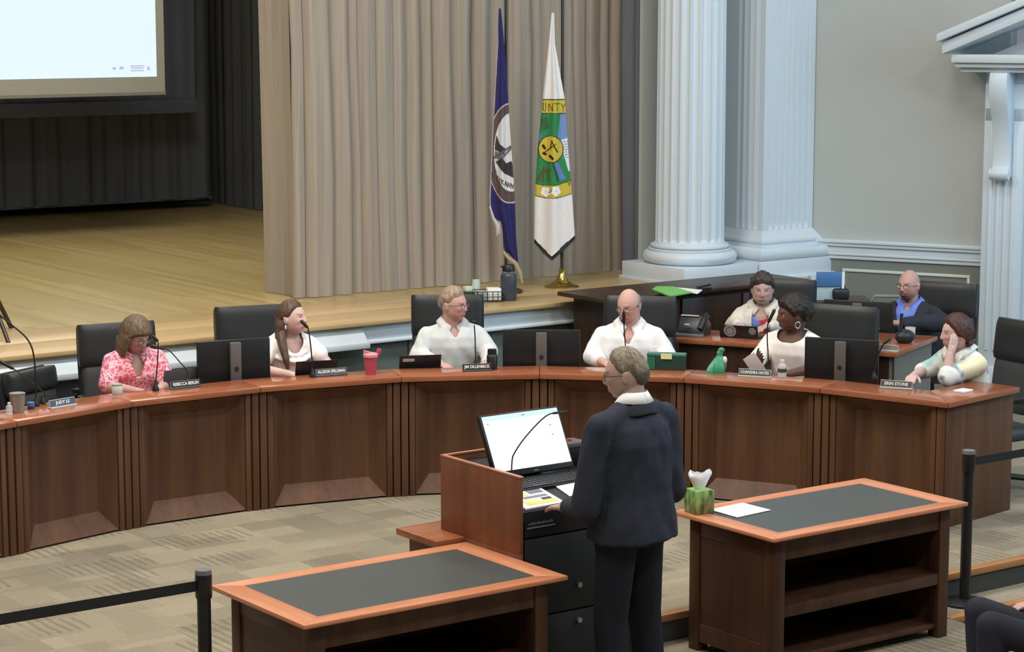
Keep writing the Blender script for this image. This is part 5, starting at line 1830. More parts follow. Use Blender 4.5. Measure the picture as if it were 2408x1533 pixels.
    if eyes:
        for s in (-1, 1):
            e = MB()
            c = Vector((s * 0.0315, 0.0705, 0.006))
            e.ell((0, 0, 0), (0.0135, 0.0135, 0.0105), None, 20, 14)
            m_ = e.mesh('eye', smooth=80)
            cc = get_co(m_)
            g = np.array(fc.get('gaze', (0.0, 1.0, -0.12)))
            g = g / np.linalg.norm(g)
            dd = (cc / np.maximum(1e-6, np.linalg.norm(cc, axis=1))[:, None]) @ g
            k = np.tile(C(222, 216, 210), (len(cc), 1))
            k[dd > 0.80] = C(74, 66, 58)
            k[dd > 0.94] = C(16, 14, 14)
            tint(m_, k)
            m_.transform(Matrix.Translation(Hc + HR @ c) @ HR.to_4x4())
            link(m_, 'eye', vcol('eye surface', 0.2, 0.5), t)
    # ---- garments
    for g in garments:
        mb = MB()
        inf = g.get('infl', 0.016)
        torso(mb, inf)
        sl = g.get('sleeve', 1.0)
        for s in (-1, 1):
            if s not in arms:
                continue
            el, wr_ = Vector(arms[s]['el']), Vector(arms[s]['wr'])
            ar = armr + inf * 0.75
            up = min(1.0, sl / 0.5)
            mb.capsule(sh[s], lerp(sh[s], el, up), ar * 0.98, ar * (1.0 if sl < 0.5 else 0.92), 18)
            if sl > 0.5:
                f2 = (sl - 0.5) / 0.5
                e2 = lerp(el, wr_, min(0.96, f2))
                mb.capsule(el, e2, ar * 0.92, (ar * 0.92) * (1 - f2) + (0.036 + inf * 0.4) * f2, 18)
        if g.get('hem'):
            for s in (-1, 1):
                mb.capsule(hips[s], lerp(hips[s], kn[s], 0.35), 0.10 + inf, 0.085 + inf)
        if g.get('jacket_len'):
            zl = g['jacket_len']
            mb.loft(torso_rings([((pel.x, pel.y - 0.005, pel.z + 0.16), .160 * b + inf, .118 * b + inf), ((pel.x, pel.y - 0.01, pel.z + 0.02), .186 * b + inf, .135 * b + inf), ((pel.x, pel.y - 0.01, zl), .192 * b + inf, .142 * b + inf)]))
        if g.get('more'):
            g['more'](mb, inf)
        me = remesh(mb, g.get('voxel', 0.009), g.get('smooth', 5), 0.5)
        co = get_co(me)
        # soft wrinkles
        amp = 1.5 * g.get('wrinkle', 0.0045)
        if amp:
            no = np.empty(len(co) * 3, np.float32)
            me.vertices.foreach_get('normal', no)
            no = no.reshape(-1, 3)
            sd = sum(map(ord, label)) % 97 * 0.37
            w_ = np.array([noise.noise(Vector((p[0] * 9 + sd, p[1] * 9, p[2] * 6 + abs(p[0]) * 9))) + 0.45 * noise.noise(Vector((p[0] * 22, p[1] * 20 + sd, p[2] * 14 - p[0] * 10))) for p in co])
            co = co + no * (w_ * amp)[:, None]
            set_co(me, co)
        # neck opening
        nt_ = g.get('neck', 'crew')
        vx = tw((1, 0, 0)) - tw((0, 0, 0))
        fx = np.array([vx.x, vx.y])
        rel = co[:, :2] - np.array([nb.x, nb.y])
        lx = rel @ fx
        ly = rel @ np.array([-fx[1], fx[0]])
        hz = co[:, 2] - nb.z
        depth = g.get('depth', 0.10)
        ro = g.get('ro', 0.074)
        keep = ~((hz > -0.075) & (np.hypot(lx, ly + 0.008) < ro))
        if nt_ == 'v':
            wv = g.get('vwidth', 0.062)
            hh = (hz + depth + 0.012) / depth
            keep &= ~((ly > 0.0) & (hh > 0) & (np.abs(lx) < wv * np.clip(hh, 0, 1.4)))
        elif nt_ == 'scoop':
            keep &= ~((ly > -0.02) & ((lx / g.get('vwidth', 0.075)) ** 2 + (np.clip(-hz - 0.01, 0, 9) / depth) ** 2 < 1) & (hz < 0.02))
        elif nt_ == 'open':
            wv = g.get('vwidth', 0.07)
            keep &= ~((ly > 0.02) & (np.abs(lx) < wv * (0.75 + 0.25 * np.clip((hz + 0.35) / 0.35, 0, 1.3))))
        if g.get('zmin') is not None:
            keep &= co[:, 2] > g['zmin']
        cut(me, keep)
        me = evaluate(me, [('SOLIDIFY', dict(thickness=0.005, offset=-1.0))])
        me.polygons.foreach_set('use_smooth', [True] * len(me.polygons))
        link(me, g.get('name', 'shirt'), g['mat'], t, g.get('label'))
    if collar:
        # a turned collar: band around the neck with two points in front
        for s in (-1, 1):
            P = []
            cr, ch_, cm = collar.get('r', 0.072), collar.get('h', 0.04), collar['mat']
            for k in range(13):
                u = k / 12
                a = PI * u * 0.93
                # from the nape (u = 0) to the front (u = 1)
                px_, py_ = s * cr * math.sin(a), -cr * 0.95 * math.cos(a) - 0.01
                drop = float(np.interp(u, [0, 0.45, 0.75, 1.0], [0.022, 0.026, 0.0, -0.034]))
                top_ = (px_ * 0.95, py_ * 0.95, drop + ch_ * (1 - 0.25 * u))
                fl = 0.012 + 0.02 * sstep(np.array(u), 0.5, 1.0)
                low = (px_ * 1.30 + s * 0.026 * u, py_ * 1.28 + 0.012 * u, drop + 0.004 - 0.040 * float(sstep(np.array(u), 0.55, 1.0)))
                P.append([tuple(tw(nb + Vector(q))) for q in (top_, low)])
            me = evaluate(MB().sheet(P).mesh('collar', smooth=80), [('SOLIDIFY', dict(thickness=0.004, offset=0.0))])
            link(me, 'collar', cm, t)
    if collar and collar.get('jacket'):
        P = []
        for k in range(25):
            a_ = -PI * 0.72 + PI * 1.44 * k / 24
            u = abs(a_) / (PI * 0.72)
            r_ = 0.094 + 0.02 * u
            px_, py_ = r_ * math.sin(a_), -r_ * 0.95 * math.cos(a_) - 0.008
            P.append([tuple(nb + Vector((px_ * 0.93, py_ * 0.93, 0.030 - 0.030 * u))), tuple(nb + Vector((px_ * 1.03, py_ * 1.03, 0.032 - 0.030 * u))), tuple(nb + Vector((px_ * 1.22, py_ * 1.20 - 0.002, -0.024 - 0.02 * u)))])
        me = evaluate(MB().sheet(P).mesh('jacket_collar', smooth=80), [('SOLIDIFY', dict(thickness=0.006, offset=0.0)), ('SUBSURF', dict(levels=1))])
        me.polygons.foreach_set('use_smooth', [True] * len(me.polygons))
        link(me, 'jacket_collar', collar['jacket'], t)
    # ---- trousers or skirt
    if trousers:
        mb = MB()
        if seated:
            mb.loft(torso_rings([(zc(-0.12), .16 * b, .115 * b), (zc(.02), .175 * b, .125 * b), (zc(.16), .166 * b, .118 * b)], 0.008))
        else:
            mb.loft(torso_rings([((pel.x, pel.y, pel.z - 0.10), .165 * b, .115 * b), ((pel.x, pel.y, pel.z + 0.04), .172 * b, .122 * b), ((pel.x, pel.y, pel.z + 0.2), .155 * b, .11 * b)], 0.008))
        for s in (-1, 1):
            wl = 1.0 if seated else 1.14
            mb.capsule(hips[s], kn[s], 0.094 * wl, 0.074 * wl)
            mb.capsule(kn[s], an[s] + Vector((0, 0, 0.01)), 0.074 * wl, 0.064 * wl)
        link(remesh(mb, 0.012, 5), 'trousers', plain('trouser cloth %d %d %d' % trousers, rgb(*trousers), 0.85, spec=0.2), t)
    if shoe:
        for s in (-1, 1):
            mb = MB()
            a = an[s]
            mb.loft([[(a.x - .038, a.y - .06, a.z - .09), (a.x + .038, a.y - .06, a.z - .09), (a.x + .034, a.y - .055, a.z - .0), (a.x - .034, a.y - .055, a.z - .0)],
                     [(a.x - .042, a.y + .05, a.z - .09), (a.x + .042, a.y + .05, a.z - .09), (a.x + .036, a.y + .05, a.z - .01), (a.x - .036, a.y + .05, a.z - .01)],
                     [(a.x - .047, a.y + .13, a.z - .09), (a.x + .047, a.y + .13, a.z - .09), (a.x + .036, a.y + .13, a.z - .04), (a.x - .036, a.y + .13, a.z - .04)],
                     [(a.x - .025, a.y + .2, a.z - .09), (a.x + .025, a.y + .2, a.z - .09), (a.x + .02, a.y + .195, a.z - .065), (a.x - .02, a.y + .195, a.z - .065)]])
            mb.build('shoe', leather, t, bev=0.012, seg=2)
    # ---- hair
    if hair:
        th = hair.get('thick', 0.014)
        az = np.abs(np.degrees(np.arctan2(DIRS[:, 0], DIRS[:, 1])))
        line = np.interp(az, hair.get('az', [0, 35, 60, 78, 92, 108, 130, 180]), hair.get('line', [0.62, 0.58, 0.42, 0.05, -0.18, 0.12, -0.45, -0.62]))
        if hair.get('part'):
            sgn = DIRS[:, 0] * hair['part']
            line = line + np.where((sgn > 0) & (az < 60), -0.10 * np.sin(np.clip(az / 60, 0, 1) * PI), 0)
        m = sstep(DIRS[:, 2] - line, -0.06, hair.get('soft', 0.22))
        if hair.get('bald'):
            # bare crown: hair only below a line
            cl = np.interp(az, [0, 50, 80, 110, 180], hair['bald'])
            m = m * (1 - sstep(DIRS[:, 2] - cl, -0.08, 0.12))
        hs = head_surface(DIRS, fem, jowl)
        rr = np.linalg.norm(hs, axis=1)
        nv_ = hs / rr[:, None]
        vol = np.interp(DIRS[:, 2], [-0.7, 0, 0.6, 1.0], hair.get('vol', [0.7, 1.0, 1.05, 1.1]))
        bk = 1 + hair.get('backvol', 0.25) * np.clip(-DIRS[:, 1], 0, 1)
        nz_ = np.array([noise.noise(Vector((d[0] * 7, d[1] * 7, d[2] * 4 + 3))) + 0.6 * noise.noise(Vector((d[0] * 22 + 5, d[1] * 22, d[2] * 9))) for d in DIRS])
        off = th * vol * bk * m * (1 + hair.get('rough', 0.16) * nz_) - 0.005 * (1 - m)
        if hair.get('lift'):
            off = off + hair['lift'] * m * sstep(DIRS[:, 1], 0.1, 0.8) * sstep(DIRS[:, 2], 0.4, 0.8)
        hv = (hs + nv_ * off[:, None]) @ HRn.T + np.array(Hc)
        keep = m > 0.01
        mb = MB()
        mb.add([tuple(v) for v in hv], [f for f in GRID_F if all(keep[i] for i in f)])
        for lk in hair.get('locks', ()):
            # lock: knots (x, y, z, width, depth) in head space (or body space when absolute)
            rings = []
            for (lx_, ly_, lz_, wx_, wy_) in lk['k']:
                c = (Hc + HR @ Vector((lx_, ly_, lz_))) if not lk.get('abs') else Vector((lx_, ly_, lz_))
                rings.append([c + (HR @ Vector((math.cos(2 * PI * k / 16) * wx_, math.sin(2 * PI * k / 16) * wy_, 0))) * (1 + 0.08 * math.sin(5 * 2 * PI * k / 16)) for k in range(16)])
            m0 = sum(rings[0], Vector((0, 0, 0))) / 16
            rings[0] = [m0 + (v_ - m0) * 0.35 for v_ in rings[0]]
            # smooth along
            rr2 = []
            for i in range(len(rings) - 1):
                for q in range(4):
                    u = q / 4
                    u = u * u * (3 - 2 * u)
                    rr2.append([a.lerp(c2, u) for a, c2 in zip(rings[i], rings[i + 1])])
            rr2.append(rings[-1])
            mb.loft(rr2)
        me = mb.mesh('hair', smooth=80)
        cc = (get_co(me) - np.array(Hc)) @ HRn
        c0, c1 = C(*hair['c0'])[:3], C(*hair['c1'])[:3]
        aa = np.arctan2(cc[:, 0], cc[:, 1] + 0.02)
        st_ = np.clip(np.array([0.5 + 0.5 * noise.noise(Vector((a_ * 13, q_[2] * 4, q_[1] * 3))) + 0.3 * noise.noise(Vector((a_ * 34, q_[2] * 5, 3))) for a_, q_ in zip(aa, cc)]), 0, 1)
        if hair.get('side'):     # greyer sides
            k = sstep(cc[:, 2], -0.02, 0.05)[:, None]
            c1 = np.array(C(*hair['side'])[:3]) * (1 - k) + c1 * k
            c0 = c1 * 0.72 * (1 - k) + c0 * k
        cols = c0 * (1 - st_)[:, None] + c1 * st_[:, None]
        tint(me, np.hstack([cols, np.ones((len(cc), 1))]))
        link(me, 'hair', vcol('hair strands', 0.5, 0.35, 0.25, 90), t)
    # ---- glasses
    if glasses:
        fm = plain('glasses frame %d' % glasses[0], rgb(*glasses), 0.35, 0.4)
        R4 = Matrix.Translation(Hc) @ HR.to_4x4()
        g = MB()
        for s in (-1, 1):
            pts = [(s * 0.033 + 0.0235 * math.cos(a), 0.101 - 0.10 * abs(s * 0.033 + 0.0235 * math.cos(a)) ** 1.0 * 0.25, 0.002 + 0.0165 * math.sin(a)) for a in [2 * PI * k / 20 for k in range(21)]]
            g.tube(pts, 0.0016, 6, M=R4)
            g.tube([(s * 0.056, 0.098, 0.008), (s * 0.074, 0.082, 0.010), (s * 0.085, 0.0, 0.006), (s * 0.083, -0.022, -0.008)], 0.0017, 6, M=R4)
        g.tube([(-0.0105, 0.102, 0.006), (0, 0.1045, 0.008), (0.0105, 0.102, 0.006)], 0.0016, 6, M=R4)
        gl = g.build('glasses', fm, t)
        lens = glass('spectacle lens', (0.9, 0.95, 1, 1), 0.06, 0.05)
        for s in (-1, 1):
            ring = [(s * 0.033 + 0.0225 * math.cos(a), 0.1005 - 0.025 * abs(s * 0.033 + 0.0225 * math.cos(a)), 0.002 + 0.0155 * math.sin(a)) for a in [2 * PI * k / 20 for k in range(20)]]
            MB().loft([ring, [(x_, y_ + 0.0012, z_) for x_, y_, z_ in ring]], M=R4).build('lens', lens, gl)
    if earrings:
        R4 = Matrix.Translation(Hc) @ HR.to_4x4()
        for s in (-1, 1):
            if earrings == 'hoop':
                pts = [(s * 0.084, -0.005 + 0.019 * math.cos(a), -0.062 + 0.022 * math.sin(a)) for a in [2 * PI * k / 18 for k in range(19)]]
                MB().tube(pts, 0.0032, 8, M=R4).build('earring', plain('silver', rgb(214, 210, 206), 0.25, 0.6), t)
            else:
                MB().ell(R4 @ Vector((s * 0.085, -0.006, -0.058)), (0.006, 0.006, 0.016)).build('earring', white_plastic, t)
    return t


def seat_at(px, py, z, rz, hy=0.10, hx=0.0):
    """root position that puts the head centre (local hx, hy) on the pixel at height z"""
    q = at(px, py, z)
    c, s = math.cos(rz), math.sin(rz)
    return (q.x - (hx * c - hy * s), q.y - (hx * s + hy * c), 0.0)


def desk_arms(y1=0.40, x1=0.12, ze=0.80, ex=0.225, ey=0.14, zw=0.765):
    return {s: dict(el=(s * ex, ey, ze), wr=(s * x1, y1, zw), hd=(-s * 0.45, 0.9, -0.02), hn=(0, 0, -1), ts=s) for s in (-1, 1)}


# ---------------------------------------------------------------- cloth for the people
def floral():
    m, nt, b = base_mat('pink floral print', 0.8, 0, 0.2)
    mp = coords(nt)
    n0 = N(nt, 'ShaderNodeTexNoise', Scale=14.0, Detail=2.0)
    nt.links.new(mp.outputs[0], n0.inputs['Vector'])
    wv = mix(nt, 0.12, mp.outputs[0], n0.outputs[1], 'ADD')
    v = N(nt, 'ShaderNodeTexVoronoi', Scale=26.0)
    v.feature = 'DISTANCE_TO_EDGE'
    nt.links.new(wv, v.inputs['Vector'])
    v2 = N(nt, 'ShaderNodeTexVoronoi', Scale=26.0)
    nt.links.new(wv, v2.inputs['Vector'])
    n2 = N(nt, 'ShaderNodeTexNoise', Scale=7.0, Detail=1.0)
    nt.links.new(mp.outputs[0], n2.inputs['Vector'])
    pk = mix(nt, ramp(nt, n2.outputs[0], 0.40, 0.60), rgb(230, 96, 116), rgb(186, 106, 138))
    c = mix(nt, ramp(nt, v.outputs[0], 0.03, 0.16), rgb(244, 200, 208), pk)
    c = mix(nt, ramp(nt, v2.outputs[0], 0.30, 0.10), c, rgb(236, 150, 160))
    nt.links.new(c, b.inputs['Base Color'])
    return m


def pastel():
    m, nt, b = base_mat('pastel dyed cotton', 0.8, 0, 0.2)
    mp = coords(nt)
    out = None
    c = rgb(226, 228, 222)
    for k, (cc, sc) in enumerate(((rgb(166, 204, 206), 7.0), (rgb(224, 219, 184), 6.0), (rgb(222, 170, 182), 8.0), (rgb(120, 136, 140), 11.0))):
        n = N(nt, 'ShaderNodeTexNoise', Scale=sc, Detail=1.0)
        q = nt.nodes.new('ShaderNodeMapping')
        q.inputs['Location'].default_value = (k * 3.1, k * 1.7, k)
        nt.links.new(mp.outputs[0], q.inputs['Vector'])
        nt.links.new(q.outputs[0], n.inputs['Vector'])
        c = mix(nt, ramp(nt, n.outputs[0], 0.58, 0.72), c, cc)
    nt.links.new(c, b.inputs['Base Color'])
    return m


def tee_print():
    m, nt, b = base_mat('red and blue top', 0.8, 0, 0.2)
    mp = coords(nt)
    s = N(nt, 'ShaderNodeSeparateXYZ')
    nt.links.new(mp.outputs[0], s.inputs[0])
    nt.links.new(mix(nt, ramp(nt, s.outputs[0], -0.01, 0.02), rgb(176, 60, 54), rgb(112, 128, 196)), b.inputs['Base Color'])
    return m


cotton_white = plain('white cotton', rgb(240, 240, 242), 0.85, spec=0.2, var=0.02)
cotton_grey = plain('pale grey shirt cotton', rgb(206, 209, 208), 0.85, spec=0.2, var=0.03)
ivory = plain('ivory knit', rgb(238, 234, 230), 0.9, spec=0.2, var=0.02)
cream = plain('cream linen', rgb(214, 206, 196), 0.9, spec=0.2, var=0.03)
navy = plain('dark navy suiting', rgb(44, 47, 58), 0.8, spec=0.25, var=0.05, bmp=0.08, bscale=300)
suit = plain('charcoal navy suiting', rgb(41, 45, 58), 0.75, spec=0.3, var=0.05, bmp=0.08, bscale=300)
blue_shirt = plain('blue shirt cotton', rgb(112, 136, 220), 0.85, spec=0.2)
tee_grey = plain('grey tee', rgb(128, 132, 138), 0.85, spec=0.2)

# woman in the pink blouse
rz = facing(24)
loc = seat_at(318, 788, 1.115, rz, 0.15)
a = desk_arms(0.46, 0.07, 0.79, 0.20, 0.18, 0.79)
floral_m = floral()
person('person', 'woman in pink floral blouse looking down, brown bob and glasses', loc, rz, (0, 0.15, 1.115), (28, -24, 0), a, skin=(186, 154, 144), fem=1.0, build=1.02,
       garments=[dict(name='blouse', mat=floral_m, sleeve=0.44, neck='v', depth=0.15, vwidth=0.06, infl=0.018)], collar=dict(mat=floral_m, r=0.075, h=0.03),
       hair=dict(c0=(74, 60, 48), c1=(122, 102, 80), thick=0.022, line=[0.36, 0.34, 0.16, -0.25, -0.42, -0.5, -0.7, -0.85], soft=0.10,
                 locks=[dict(k=[(s * 0.074, 0.008, 0.06, 0.020, 0.055), (s * 0.086, 0.004, 0.0, 0.020, 0.052), (s * 0.092, 0.0, -0.07, 0.020, 0.050), (s * 0.090, 0.006, -0.125, 0.018, 0.042), (s * 0.082, 0.012, -0.155, 0.008, 0.022)]) for s in (-1, 1)] +
                       [dict(k=[(0, -0.07, 0.03, 0.075, 0.035), (0, -0.078, -0.06, 0.08, 0.034), (0, -0.07, -0.13, 0.074, 0.028), (0, -0.062, -0.155, 0.06, 0.014)])]),
       face=dict(brow=(110, 84, 66)), glasses=(58, 42, 42), tz=0.45, sh_up=0.03)
office_chair(loc[0] + 0.02, loc[1] + 0.06, facing(26), 'black leather chair behind the woman in pink blouse', 1.13)

lc = at(128, 925, 0.80)
office_chair(lc.x + 0.27, lc.y + 0.50, facing(62), 'low black chair half hidden left of the first occupied chair', 0.84, 0.48)

# woman with long brown hair
rz = facing(22)
loc = seat_at(686, 748, 1.135, rz, 0.12)
a = desk_arms(0.42, 0.08, 0.80, 0.25, 0.16, 0.785)


def cowl(mb, inf):
    for k in range(3):
        r = 0.085 + 0.022 * k
        mb.tube([(r * math.sin(t) * 1.1, 0.082 + (0.108 + 0.012 * k) * math.cos(t), 0.925 - 0.04 * k + 0.060 * (1 - math.cos(t))) for t in [-1.7 + 3.4 * i / 14 for i in range(15)]], 0.016, 8)


person('person', 'woman with long brown hair in white draped top, turned right', loc, rz, (0, 0.12, 1.135), (46, 4, -3), a, skin=(208, 174, 164), fem=1.0, build=0.95,
       garments=[dict(name='top', mat=ivory, sleeve=0.24, neck='scoop', depth=0.10, vwidth=0.066, infl=0.022, wrinkle=0.007, more=cowl)],
       hair=dict(c0=(58, 42, 34), c1=(104, 80, 64), thick=0.013, line=[0.60, 0.58, 0.40, 0.08, -0.05, -0.1, -0.6, -0.8],
                 locks=[dict(abs=True, k=[(0.050, 0.090, 1.22, 0.02, 0.03), (0.066, 0.085, 1.15, 0.030, 0.044), (0.080, 0.112, 1.08, 0.030, 0.040), (0.090, 0.165, 1.01, 0.032, 0.034), (0.086, 0.205, 0.94, 0.034, 0.028), (0.076, 0.232, 0.87, 0.030, 0.022), (0.066, 0.240, 0.80, 0.012, 0.010)]),
                        dict(k=[(-0.055, -0.04, 0.05, 0.028, 0.05), (-0.078, -0.045, -0.02, 0.022, 0.052), (-0.088, -0.03, -0.10, 0.026, 0.045), (-0.085, 0.02, -0.20, 0.034, 0.034), (-0.07, 0.06, -0.30, 0.034, 0.026), (-0.055, 0.075, -0.37, 0.014, 0.012)]),
                        dict(k=[(0.05, -0.05, 0.05, 0.03, 0.045), (0.065, -0.06, -0.04, 0.03, 0.04), (0.06, -0.065, -0.13, 0.04, 0.032), (0.05, -0.06, -0.22, 0.03, 0.02)]),
                        dict(k=[(0, -0.07, 0.03, 0.07, 0.04), (-0.01, -0.08, -0.08, 0.075, 0.034), (-0.01, -0.075, -0.2, 0.07, 0.028), (-0.01, -0.07, -0.30, 0.05, 0.018)])]),
       face=dict(brow=(110, 80, 66), lip=(186, 104, 106)), earrings='drop', trousers=(196, 120, 124))
ql = Vector((loc[0], loc[1]))
office_chair(loc[0] - 0.10, loc[1] + 0.16, facing(22), 'black leather chair behind the long haired woman in white', 1.16)

# man in the pale grey shirt
rz = facing(12)
loc = seat_at(1066, 716, 1.165, rz, 0.10)
a = desk_arms(0.38, 0.12, 0.80, 0.27, 0.14, 0.785)
a[1] = dict(el=(0.255, 0.10, 0.80), wr=(0.16, 0.36, 0.785), hd=(-0.4, 0.9, 0), hn=(0, 0, -1), ts=1)
a[-1] = dict(el=(-0.25, 0.12, 0.82), wr=(-0.19, 0.38, 0.785), hd=(0.3, 0.9, 0), hn=(0, 0, -1), ts=-1)
person('person', 'grey blond man in pale grey shirt and glasses, head turned right', loc, rz, (0, 0.10, 1.165), (48, -4, 2), a, skin=(196, 156, 144), fem=0.0, jowl=0.7, build=1.12,
       garments=[dict(name='shirt', mat=cotton_grey, sleeve=0.98, neck='v', depth=0.07, vwidth=0.04, infl=0.02, wrinkle=0.007)], collar=dict(mat=cotton_grey, r=0.078, h=0.042),
       hair=dict(c0=(122, 100, 84), c1=(178, 158, 138), thick=0.015, soft=0.36, line=[0.60, 0.50, 0.44, 0.20, -0.02, 0.10, -0.42, -0.6], side=(138, 130, 122), lift=0.008, rough=0.3),
       face=dict(brow=(150, 118, 98)), glasses=(70, 60, 56))
office_chair(loc[0] + 0.13, loc[1] + 0.22, facing(3), 'black leather chair behind the grey blond man in glasses', 1.15)

# balding man in the white shirt
rz = facing(-8)
loc = seat_at(1480, 718, 1.165, rz, 0.12)
a = {1: dict(el=(0.265, 0.12, 0.80), wr=(0.15, 0.40, 0.79), hd=(-0.5, 0.85, 0), hn=(0, 0, -1), ts=1), -1: dict(el=(-0.275, 0.10, 0.80), wr=(-0.20, 0.38, 0.79), hd=(0.45, 0.85, 0), hn=(0, 0, -1), ts=-1)}
person('person', 'balding man in bright white shirt and glasses looking down left', loc, rz, (0, 0.12, 1.165), (-26, -16, 0), a, skin=(206, 162, 150), jowl=0.8, build=1.14,
       garments=[dict(name='shirt', mat=cotton_white, sleeve=0.80, neck='v', depth=0.11, vwidth=0.052, infl=0.022, wrinkle=0.006)], collar=dict(mat=cotton_white, r=0.08, h=0.045),
       hair=dict(c0=(92, 86, 82), c1=(142, 136, 132), thick=0.009, bald=[-0.9, -0.6, 0.10, 0.42, 0.42], line=[0.6, 0.5, 0.2, -0.05, -0.20, 0.0, -0.42, -0.6]),
       face=dict(brow=(122, 96, 84), gaze=(-0.1, 1, -0.35)), glasses=(60, 48, 46))
office_chair(loc[0] + 0.17, loc[1] + 0.14, facing(-8), 'black leather chair behind the balding man in white', 1.15)

# woman in the white top with hoop earrings
rz = facing(-30)
loc = seat_at(1862, 740, 1.15, rz, 0.12)
a = {1: dict(el=(0.22, 0.20, 0.82), wr=(0.10, 0.44, 0.86), hd=(-0.35, 0.8, 0.35), hn=(-0.6, -0.2, 0.4), ts=1, curl=0.3), -1: dict(el=(-0.225, 0.14, 0.80), wr=(-0.10, 0.40, 0.785), hd=(0.5, 0.85, 0), hn=(0, 0, -1), ts=-1)}
person('person', 'woman in white crew neck top with short black hair and hoops', loc, rz, (0, 0.12, 1.15), (-44, -4, 0), a, skin=(104, 76, 64), fem=1.0, build=1.12,
       garments=[dict(name='top', mat=ivory, sleeve=0.62, neck='scoop', depth=0.055, vwidth=0.10, infl=0.018, wrinkle=0.004)],
       hair=dict(c0=(26, 22, 20), c1=(50, 42, 38), thick=0.030, line=[0.50, 0.46, 0.25, -0.05, -0.05, 0.0, -0.35, -0.5], backvol=0.9, rough=0.22, vol=[0.5, 1.0, 1.1, 1.0]),
       face=dict(brow=(40, 28, 24), lip=(112, 66, 62), blush=(96, 66, 56)), earrings='hoop', trousers=(60, 60, 66))
office_chair(loc[0] + 0.30, loc[1] + 0.03, facing(-30), 'black leather chair right of the woman with hoop earrings', 1.14)
tp = thing('tablet', 'pale tablet held up by the woman with hoop earrings', 'tablet', (0, 0, 0))
q0 = at(1788, 878, 0.825)
MB().box(-0.045, 0.045, -0.004, 0.004, 0.0, 0.15).build('case', plain('pale tablet case', rgb(196, 184, 178), 0.5), tp, bev=0.003)
MB().box(-0.04, 0.04, 0.0035, 0.0055, 0.006, 0.144).build('display', pure_black, tp)
tp.location = (q0.x + 0.02, q0.y + 0.02, 0.822)
tp.rotation_euler = (math.radians(8), math.radians(-35), facing(0) + PI)

# woman leaning her cheek on her hand at the right end
rz = facing(-52)
loc = seat_at(2250, 783, 1.12, rz, 0.22)
# left arm: elbow on the ledge, hand at the cheek; right arm lies along the desk
a = {-1: dict(el=(-0.11, 0.44, 0.86), wr=(-0.095, 0.395, 1.005), hd=(0.06, -0.46, 0.82), hn=(0.9, -0.15, 0.1), ts=-1, curl=0.22, thumb=0.5),
     1: dict(el=(0.24, 0.26, 0.84), wr=(0.10, 0.52, 0.85), hd=(-0.5, 0.85, 0), hn=(0, 0, -1), ts=1)}
pastel_m = pastel()
person('person', 'woman in pastel dyed jacket leaning her cheek on one hand', loc, rz, (0, 0.22, 1.12), (-28, -4, 0), a, skin=(206, 172, 164), fem=1.0, build=0.95,
       garments=[dict(name='tee', mat=tee_grey, sleeve=0.2, neck='scoop', depth=0.06, vwidth=0.075, infl=0.010),
                 dict(name='jacket', mat=pastel_m, sleeve=0.56, neck='open', vwidth=0.06, infl=0.024, wrinkle=0.008)], collar=dict(mat=pastel_m, r=0.085, h=0.03),
       hair=dict(c0=(48, 30, 28), c1=(92, 58, 52), thick=0.017, line=[0.60, 0.52, 0.28, -0.12, -0.30, -0.30, -0.6, -0.8], part=1,
                 locks=[dict(k=[(0, -0.075, 0.0, 0.07, 0.032), (0, -0.07, -0.07, 0.07, 0.032), (0, -0.062, -0.115, 0.055, 0.02)])]),
       face=dict(brow=(110, 76, 66)), trousers=(70, 72, 80))
office_chair(loc[0] + 0.22, loc[1] + 0.06, facing(-60), 'black leather chair at the right end of the dais', 1.13)

# staff woman in cream jacket
rz = facing(-18)
loc = seat_at(1793, 680, 1.10, rz, 0.10)
a = desk_arms(0.42, 0.12, 0.82, 0.21, 0.16, 0.86)
person('person', 'staff woman with short dark hair in open cream jacket', loc, rz, (0, 0.10, 1.10), (12, -8, 0), a, skin=(186, 156, 148), fem=0.7, jowl=1.7, build=1.15,
       garments=[dict(name='top', mat=tee_print(), sleeve=0.2, neck='scoop', depth=0.09, vwidth=0.075, infl=0.010),
                 dict(name='jacket', mat=cream, sleeve=0.96, neck='open', vwidth=0.065, infl=0.024, wrinkle=0.007)], collar=dict(mat=cream, r=0.086, h=0.03),
       hair=dict(c0=(44, 38, 36), c1=(80, 70, 66), thick=0.020, line=[0.55, 0.42, 0.34, 0.08, -0.10, -0.05, -0.4, -0.55], rough=0.35, vol=[0.6, 1.0, 1.2, 1.2]),
       face=dict(brow=(90, 70, 62)), tz=0.45)
office_chair(loc[0] + 0.20, loc[1] + 0.12, facing(-22), 'black leather chair behind the staff woman in cream', 1.11, 0.54)

